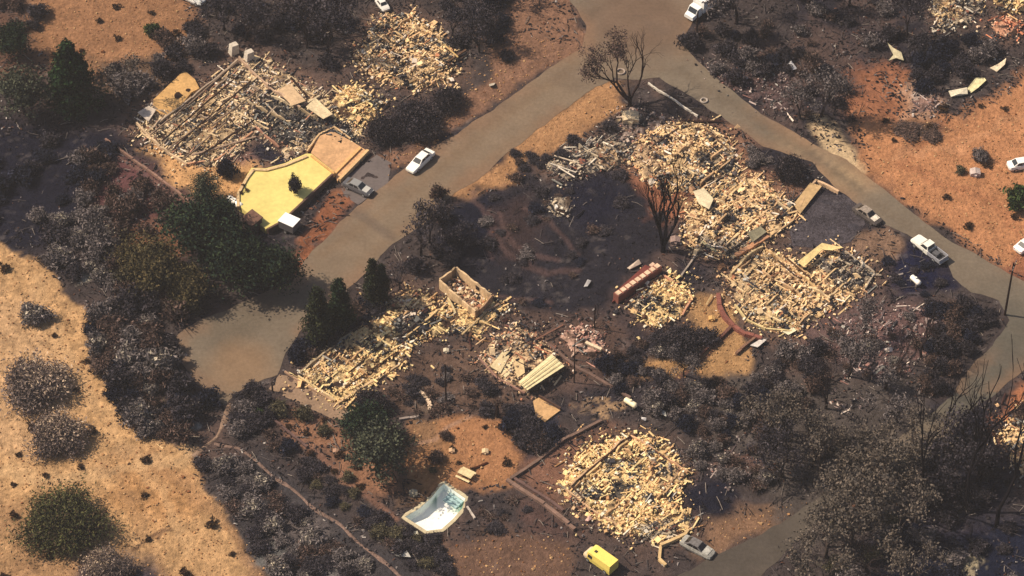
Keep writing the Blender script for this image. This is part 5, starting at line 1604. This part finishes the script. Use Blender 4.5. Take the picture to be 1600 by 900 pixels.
at('scorchdark', 625, 452, "charred tree at the roadside right of the slim dark conifer", .8)
at('conifer', 598, 468, "slim brownish conifer leaning against the charred roadside tree", .6, .8, var=1)
at('greyround', 592, 742, "dusty dark olive tree left of the orange yard", 1.1)
at('darkround', 574, 690, "dark bushy tree at the end of the tan strip, above the dusty olive one", .75)
at('wide', 100, 830, "very wide olive green bush on the lower left gravel", 1.05, 1.0)
at('greenbush', 1594, 322, "dark green bush at the right edge between the two white cars", 1.7, 2.0)
at('greenbush', 408, 652, "small dark green bush at the left end of the charred low wall", .7)
at('grey', 1532, 250, "small grey bush on the right dirt above the white boulder", 1.1)
at('olive', 1500, 270, "small olive bush left of the white boulder on the right dirt", .7)
at('dark', 461, 297, "black burnt shrub in the middle of the yellow terrace", .9, 1.9)
bpy.context.view_layer.update()
for o in list(COL.objects):
    if o.get("label", "").startswith("black burnt shrub in the middle"):
        x, y = P(461, 300, 1.1); o.location = (x, y, 1.1)
at('blue', 357, 275, "dark burnt bush on the tan yard left of the yellow terrace", 1.1, 1.9)
at('brown', 348, 270, "brown burnt bush left of the dark one on the tan yard", .8, 1.2)
at('ashy', 54, 500, "grey burnt shrub with a pale ash middle, upper one on the left gravel", 1.7, 1.4)
at('bigbrownbush', 58, 610, "large singed shrub on the left gravel, pale branches showing, above another", 1.22, 1.0, var=0, rz=2.0)
at('bigbrownbush', 92, 690, "large singed brown shrub on the left gravel, below a similar one", 1.0, .95, var=1, rz=2.0)
at('bigbrownbush', 165, 895, "singed dark shrub cut by the bottom edge on the left gravel", .8, .7, var=0)
at('mound', 648, 200, "black burnt bush mound below the rounded rubble, above the white sedan", 1.0, 1.0)
at('mound', 600, 214, "black burnt bush left of the larger mound, right of the long burned house", .7, .85)
at('mound', 700, 165, "black burnt bush right of the larger mound, touching the dirt verge", .62, .8)
at('mound', 1232, 275, "dark burnt bush at the roadside above the cream wall corner", .62, .85)
at('dark', 1076, 74, "dark bush at the corner below the white box truck", 1.4, 1.6)
at('brown', 1420, 205, "flat brown bush on the red dirt below the pale ash", 1.7, .5)
at('brown', 1455, 212, "flat brown bush right of another on the red dirt", 1.4, .5)
at('brown', 840, 700, "low dark mound bush between the orange yard and the big lower ruin", 1.2, 1.0)
at('brown', 697, 685, "dark brown round bush on the orange yard, upper one", .7)
at('brown', 682, 720, "dark brown bush on the orange yard, lower one", .9)
at('olive', 676, 738, "tiny olive bush on the orange yard, lowest", .5)
at('brown', 690, 345, "brown singed bush on the road edge, lower one", 1.1, 1.6)
at('brown', 684, 310, "brown singed bush on the road edge, upper one", 1.0, 1.6)
at('mound', 1062, 545, "blue-black burnt bush below the small red-walled ruin", .8, .75)
at('dark', 1105, 530, "black bush right of the blue-black one in the tan yard", 1.4, 1.0)
at('mound', 580, 640, "blue-black bush at the lower end of the long house ruin", .62, .8)
at('grey', 200, 140, "grey leafless bush at the foot of the brownish scorched tree", 2.0, 1.6)

for (px, py, l) in ((380, 291, "upper"), (386, 298, "middle"), (377, 302, "lower")):
    x, y = P(px, py, 1.1)
    o = plant('tuft', x, y, "%s of three tiny dark tufts on the left part of the yellow terrace" % l, .6); o.location = (x, y, 1.1)
# the two landmark dead trees
def special_tree(px, stems, label, H, seed, rad=.3, col=(50, 40, 38), leaf=None, spread=.5, depth=4, up=.1):
    r = np.random.default_rng(seed)
    x, y = P(*px)
    t = thing("bare_tree", label, "tree", (x, y, gz1(x, y)))
    mt, mb, ml = MB(), MB(), MB(); tips = []
    mt.tube([(0, 0, -.3), (0, 0, 1.2)], [rad * 1.2, rad], 8, A(*col))
    for (dx, dy, L, rr) in stems:
        d = np.array([dx, dy, 1.0]); d /= np.linalg.norm(d)
        grow(mt, mb, r, np.array([0, 0, .9]), d, L, rad * rr, depth, A(*col), spread, up, (2, 3), 1, None, tips)
    mt.obj("trunk", M_char, t); mb.obj("branches", M_char, t)
    if leaf:
        T = np.array(tips); n = leaf[1]
        c = T[r.integers(0, len(T), n)] + r.normal(0, .35, (n, 3))
        sel = c[:, 0] < leaf[2]
        c = c[sel]
        ml.leaves(c, r.uniform(.6, 1.4, len(c)) * .2, leaf_cols(len(c), leaf[0], r), r=r); ml.obj("crown", M_leaf, t)


special_tree((984, 166), [(-.55, .25, 4.0, .9), (-.95, .1, 3.6, .8), (.25, .3, 4.2, .8), (-.3, .5, 3.6, .7)], "leaning bare tree with brown tufts reaching over the road junction", 11, 5, .3, (58, 44, 40), (BROWN, 5200, -.6))
special_tree((1036, 392), [(-.10, .05, 4.6, .9), (.06, .1, 5.0, .9), (-.24, .1, 4.2, .8), (.24, 0, 3.8, .7), (0, .3, 4.0, .7)], "tall black burnt tree with upright stems, right of the black centre ground", 12, 9, .34, (34, 30, 33), None, .16, 5, .32)

# snags and bare trees lower right
at('snag', 1557, 824, "tallest black snag, in front of the right-edge rubble heap", 1.1, 1.3, var=0)
at('snag', 1512, 800, "black snag left of the tallest one", .95, 1.3, var=1)
at('snag', 1452, 795, "slim black snag, leftmost of the three by the lower right dark ground", .9, 1.2, var=2)
at('snag', 1478, 700, "short black snag above the three tall ones", .62, .75, var=1)
at('snag', 1505, 690, "short black snag below the road bend, right of a similar one", .6, .7, var=2)
at('snag', 1530, 740, "forked black snag between the tall ones", .8, .85, var=0)
at('bare', 1595, 650, "bare tree with crossing limbs at the right edge below the road", .5, var=1)
for i, (px, py, s, l) in enumerate([(1385, 610, 1.15, "wide bare tree in the centre of the bare grove left of the road bend"), (1325, 590, 1.0, "bare tree on the left of the bare grove"), (1440, 560, .95, "bare tree on the right of the bare grove below the cream ash spot"), (1400, 660, 1.0, "bare tree at the lower end of the bare grove"), (1290, 640, .9, "bare tree at the lower left corner of the bare grove"), (1350, 530, .8, "smaller bare tree nearest the large right ruin")]):
    at('bare' if i % 2 == 0 else 'bareleaf', px, py, l, s)


# ------------------------------------------------------------------ thickets: many of a kind in one place
def thicket(poly, kinds, count, smin, smax, label, group, hz=1.0, sep=1.1, seed=0):
    r = np.random.default_rng(seed + 1000)
    p = PP(poly); lo, hi = p.min(0), p.max(0)
    placed = []; tries = 0
    ks = list(kinds.items()); pw = np.array([k[1] for k in ks], float); pw /= pw.sum()
    while len(placed) < count and tries < count * 60:
        tries += 1
        x, y = r.uniform(lo[0], hi[0]), r.uniform(lo[1], hi[1])
        if sdist(p, [x], [y])[0] < 0: continue
        s = r.uniform(smin, smax)
        if sdist(ROAD_A, [x], [y])[0] > -.9 * s: continue
        if min(ldist(TRAIL1, np.array([x]), np.array([y]))[0], ldist(TRAIL2, np.array([x]), np.array([y]))[0]) < .7 + 1.1 * s: continue
        if any((x - a) ** 2 + (y - b) ** 2 < (sep * (s + q) * .62) ** 2 for a, b, q in placed): continue
        placed.append((x, y, s))
        k = ks[r.choice(len(ks), p=pw)][0]
        cat = {'tree': 'tree'}.get('', '')
        lab = label[k] if isinstance(label, dict) else label
        plant(k, x, y, lab, s, s * hz * r.uniform(.8, 1.2), group)


def words(k, where):
    d = {'dark': "black charred bush", 'brown': "brown charred bush", 'grey': "grey charred bush", 'blue': "blue-black charred bush", 'ashy': "burnt bush topped with pale ash", 'twiggy': "reddish leafless bush", 'olive': "olive singed bush",
         'scorched': "dusty taupe scorched tree", 'scorchdark': "blackened scorched tree", 'bareleaf': "thin bare tree", 'bare': "bare burnt tree", 'snag': "black snag", 'tuft': "tiny brown scrub tuft", 'greenbush': "green bush"}
    return {q: d[q] + " " + where for q in k}


def T(poly, kinds, count, smin, smax, where, seed, hz=1.0, sep=1.1):
    thicket(poly, kinds, count, smin, smax, words(kinds, where), "burnt plants " + where, hz, sep, seed)


T([(148, 478), (270, 470), (280, 520), (285, 575), (320, 615), (345, 640), (335, 680), (300, 705), (245, 685), (192, 645), (160, 585), (140, 535)], {'dark': 4, 'blue': 2, 'grey': 2, 'ashy': 1.4, 'brown': 2, 'twiggy': 1}, 44, 1.0, 2.0, "in the strip between the gravel and the cul-de-sac", 1, 1.0)
T([(40, 345), (170, 330), (190, 400), (185, 455), (130, 455), (70, 410)], {'ashy': 3, 'grey': 2, 'dark': 2}, 18, 1.0, 1.8, "above the gravel clearing on the left", 2)
T([(-60, 215), (190, 215), (210, 330), (60, 345), (-60, 370)], {'blue': 3, 'dark': 2, 'grey': 1}, 26, .8, 1.6, "on the blue-black ground at the left edge", 3, .8)
T([(130, 235), (220, 270), (290, 320), (280, 360), (190, 380), (150, 350)], {'twiggy': 5, 'brown': 2}, 20, .9, 1.6, "on the red soil left of the tan yard", 4)
T([(180, 400), (260, 450), (300, 480), (300, 500), (220, 475), (180, 450)], {'brown': 2, 'twiggy': 2, 'olive': 2}, 14, 1.0, 1.7, "above the cul-de-sac's left rim", 5, 1.2)
T([(310, -30), (560, -30), (540, 60), (500, 130), (440, 85), (380, 70), (320, 50)], {'dark': 3, 'blue': 2, 'scorchdark': 3, 'grey': 1}, 34, .8, 1.6, "behind the long burned house at the top", 6, 1.0)
T([(640, -40), (800, -40), (800, 95), (760, 120), (725, 90), (690, 40), (650, 12)], {'dark': 3, 'blue': 3, 'scorchdark': 3}, 24, .8, 1.5, "right of the rounded rubble mound at the top", 7, 1.0)
T([(1090, 60), (1180, 20), (1330, -30), (1450, -30), (1440, 60), (1330, 110), (1335, 190), (1250, 190), (1180, 160), (1110, 110)], {'dark': 3, 'scorchdark': 1.4, 'bareleaf': 1, 'grey': 3, 'ashy': 1, 'twiggy': 4, 'blue': 1}, 50, .7, 1.35, "in the burnt wood right of the junction", 8, 1.0)
T([(1420, 70), (1540, 60), (1550, 90), (1520, 120), (1470, 150), (1430, 140)], {'dark': 3, 'blue': 2, 'grey': 2}, 16, .9, 1.5, "above the crumpled sheets on the right slope", 9, .9)
T([(900, -40), (1180, -60), (1400, -50), (1180, 0), (1130, -20)], {'brown': 2, 'grey': 1}, 8, .8, 1.2, "beyond the junction", 10)
T([(700, 300), (850, 290), (980, 275), (1035, 320), (1030, 400), (960, 440), (900, 490), (800, 480), (720, 430), (680, 370)], {'dark': 5, 'blue': 2, 'twiggy': 2, 'grey': 1}, 30, .5, 1.05, "on the black centre ground", 11, .5, 1.6)
T([(640, 390), (700, 350), (720, 400), (690, 420), (650, 440), (620, 430)], {'scorchdark': 2, 'dark': 2}, 9, .7, 1.2, "along the roadside above the roofless garage", 12)
T([(450, 560), (500, 530), (560, 480), (590, 470), (590, 490), (500, 550), (465, 580)], {'dark': 2, 'blue': 2, 'brown': 1}, 12, .8, 1.3, "between the road and the long house ruin", 13, .9)
T([(365, 610), (420, 615), (425, 650), (380, 690), (350, 690)], {'dark': 3, 'grey': 1}, 11, .8, 1.3, "beside the path leaving the cul-de-sac", 14, .8)
T([(310, 720), (370, 715), (430, 770), (520, 850), (600, 900), (600, 960), (440, 960), (400, 850), (360, 790)], {'dark': 4, 'grey': 2, 'ashy': 2, 'twiggy': 1}, 48, .7, 1.5, "below the long dusty trail at the bottom left", 15, .7, 1.2)
T([(420, 680), (500, 730), (620, 830), (700, 850), (700, 900), (640, 890), (540, 800), (440, 730)], {'dark': 4, 'blue': 1, 'twiggy': 1, 'olive': 1}, 34, .6, 1.15, "between the trail and the pool", 16, .7, 1.2)
T([(600, 600), (690, 560), (740, 590), (790, 620), (770, 650), (640, 650)], {'dark': 2, 'twiggy': 3, 'grey': 1}, 22, .5, 1.1, "in the brown yard left of the fallen shed", 17, .7, 1.3)
T([(780, 635), (830, 650), (870, 690), (830, 715), (790, 660)], {'blue': 3, 'dark': 2}, 10, .9, 1.4, "on the dark hollow right of the orange yard", 18, .8)
T([(740, 790), (800, 770), (860, 805), (800, 825), (740, 835)], {'dark': 2, 'twiggy': 1}, 8, .5, 1.0, "on the brown ground right of the pool", 19, .5, 1.5)
T([(950, 560), (1040, 520), (1080, 560), (1080, 600), (1180, 600), (1200, 560), (1280, 540), (1280, 620), (1180, 700), (1080, 680), (1000, 630), (930, 600)], {'dark': 4, 'blue': 1, 'grey': 3, 'ashy': 1, 'brown': 2, 'bareleaf': .5}, 72, .6, 1.3, "in the dark belt above the big lower ruin", 20, .9)
T([(1080, 690), (1180, 690), (1210, 740), (1190, 770), (1150, 760), (1090, 740)], {'ashy': 1, 'twiggy': 2, 'grey': 2}, 14, .7, 1.2, "right of the big lower ruin", 21, .8)
T([(1190, 670), (1300, 680), (1420, 690), (1440, 740), (1350, 745), (1240, 755), (1190, 730)], {'scorched': 4, 'scorchdark': 1, 'grey': 2, 'dark': 1}, 20, .85, 1.2, "in the wood at the upper end of the lower right", 22, 1.0, 1.5)
T([(1290, 770), (1340, 740), (1440, 740), (1430, 860), (1400, 960), (1280, 960), (1270, 860)], {'scorched': 6, 'olive': 1, 'grey': 1, 'bare': 1}, 20, 1.0, 1.5, "over the hidden lower road", 23, 1.0, 1.5)
for (px, py, s) in [(1310, 800, 1.1), (1350, 770, 1.25), (1385, 735, 1.1), (1420, 700, 1.1), (1290, 872, 1.2), (1330, 850, 1.15), (1375, 815, 1.2), (1250, 905, 1.1)]:
    at('scorched', px, py, "dusty taupe tree in the row whose crowns hang over the lower road", s, group="trees hanging over the lower road")
T([(1440, 690), (1500, 690), (1560, 700), (1560, 780), (1480, 820), (1440, 760)], {'dark': 3, 'scorchdark': 3, 'blue': 2}, 22, .9, 1.3, "around the three black snags", 24, 1.1)
T([(1400, 840), (1500, 820), (1660, 800), (1660, 980), (1400, 980)], {'blue': 4, 'dark': 2, 'grey': 1, 'ashy': 1}, 30, .7, 1.4, "in the lower right corner", 25, .6, 1.4)
T([(1260, 520), (1340, 470), (1440, 470), (1480, 500), (1470, 560), (1380, 600), (1280, 590)], {'twiggy': 3, 'grey': 2, 'ashy': 1}, 16, .6, 1.1, "under the bare grove", 26, .8)
T([(1450, 480), (1500, 470), (1545, 490), (1550, 515), (1490, 580), (1460, 620), (1430, 600)], {'dark': 3, 'blue': 1, 'brown': 2}, 26, .8, 1.3, "inside the bend of the road", 27, 1.0)
T([(1380, 400), (1480, 410), (1490, 450), (1400, 470)], {'dark': 1, 'blue': 1}, 8, .5, .9, "on the blackened ground below the pickup", 28, .5, 1.5)
T([(1550, 620), (1600, 590), (1660, 600), (1640, 640), (1570, 670)], {'twiggy': 1, 'brown': 1}, 5, .7, 1.1, "above the right-edge rubble", 29)
T([(0, 0), (60, 10), (70, 60), (20, 60)], {'brown': 2, 'dark': 1}, 6, .8, 1.3, "in the top left corner", 30)
T([(255, 40), (320, 50), (350, 90), (290, 110), (215, 150), (160, 200), (180, 110), (250, 100)], {'grey': 2, 'dark': 2, 'brown': 1}, 18, .9, 1.5, "behind the pale floor slab", 31)
T([(1170, 240), (1230, 260), (1260, 290), (1220, 290), (1160, 260)], {'twiggy': 1, 'grey': 1}, 7, .6, 1.0, "between the upper ruins and the road", 32, .7)
T([(800, 240), (860, 235), (960, 190), (985, 200), (940, 215), (860, 260), (800, 290)], {'dark': 2, 'brown': 1}, 12, .6, 1.0, "along the upper verge", 33, .7)
# tufts on the bare dirt
T([(-40, 400), (60, 420), (140, 500), (140, 600), (230, 700), (330, 800), (400, 880), (300, 940), (-40, 940)], {'tuft': 1}, 34, .7, 1.5, "on the tan gravel clearing", 40, 1.0, 4)
T([(60, 0), (250, 0), (300, 60), (200, 90), (80, 90)], {'tuft': 1}, 7, .7, 1.4, "on the orange dirt at the top left", 41, 1.0, 3)
T([(1345, 130), (1430, 180), (1580, 150), (1660, 200), (1600, 420), (1400, 290)], {'tuft': 1}, 10, .7, 1.3, "on the orange dirt at the right", 42, 1.0, 3)
T([(430, 640), (530, 660), (620, 740), (560, 770), (480, 710)], {'tuft': 4, 'olive': 1}, 16, .7, 1.2, "on the red dirt above the trail", 43, 1.0, 2)
T([(650, 680), (770, 650), (820, 700), (770, 750), (700, 750)], {'tuft': 1}, 8, .6, 1.1, "on the orange yard", 44, 1.0, 2)
T([(730, 200), (890, 90), (900, 100), (740, 215)], {'tuft': 1}, 8, .6, 1.0, "on the upper dirt verge", 45, 1.0, 3)
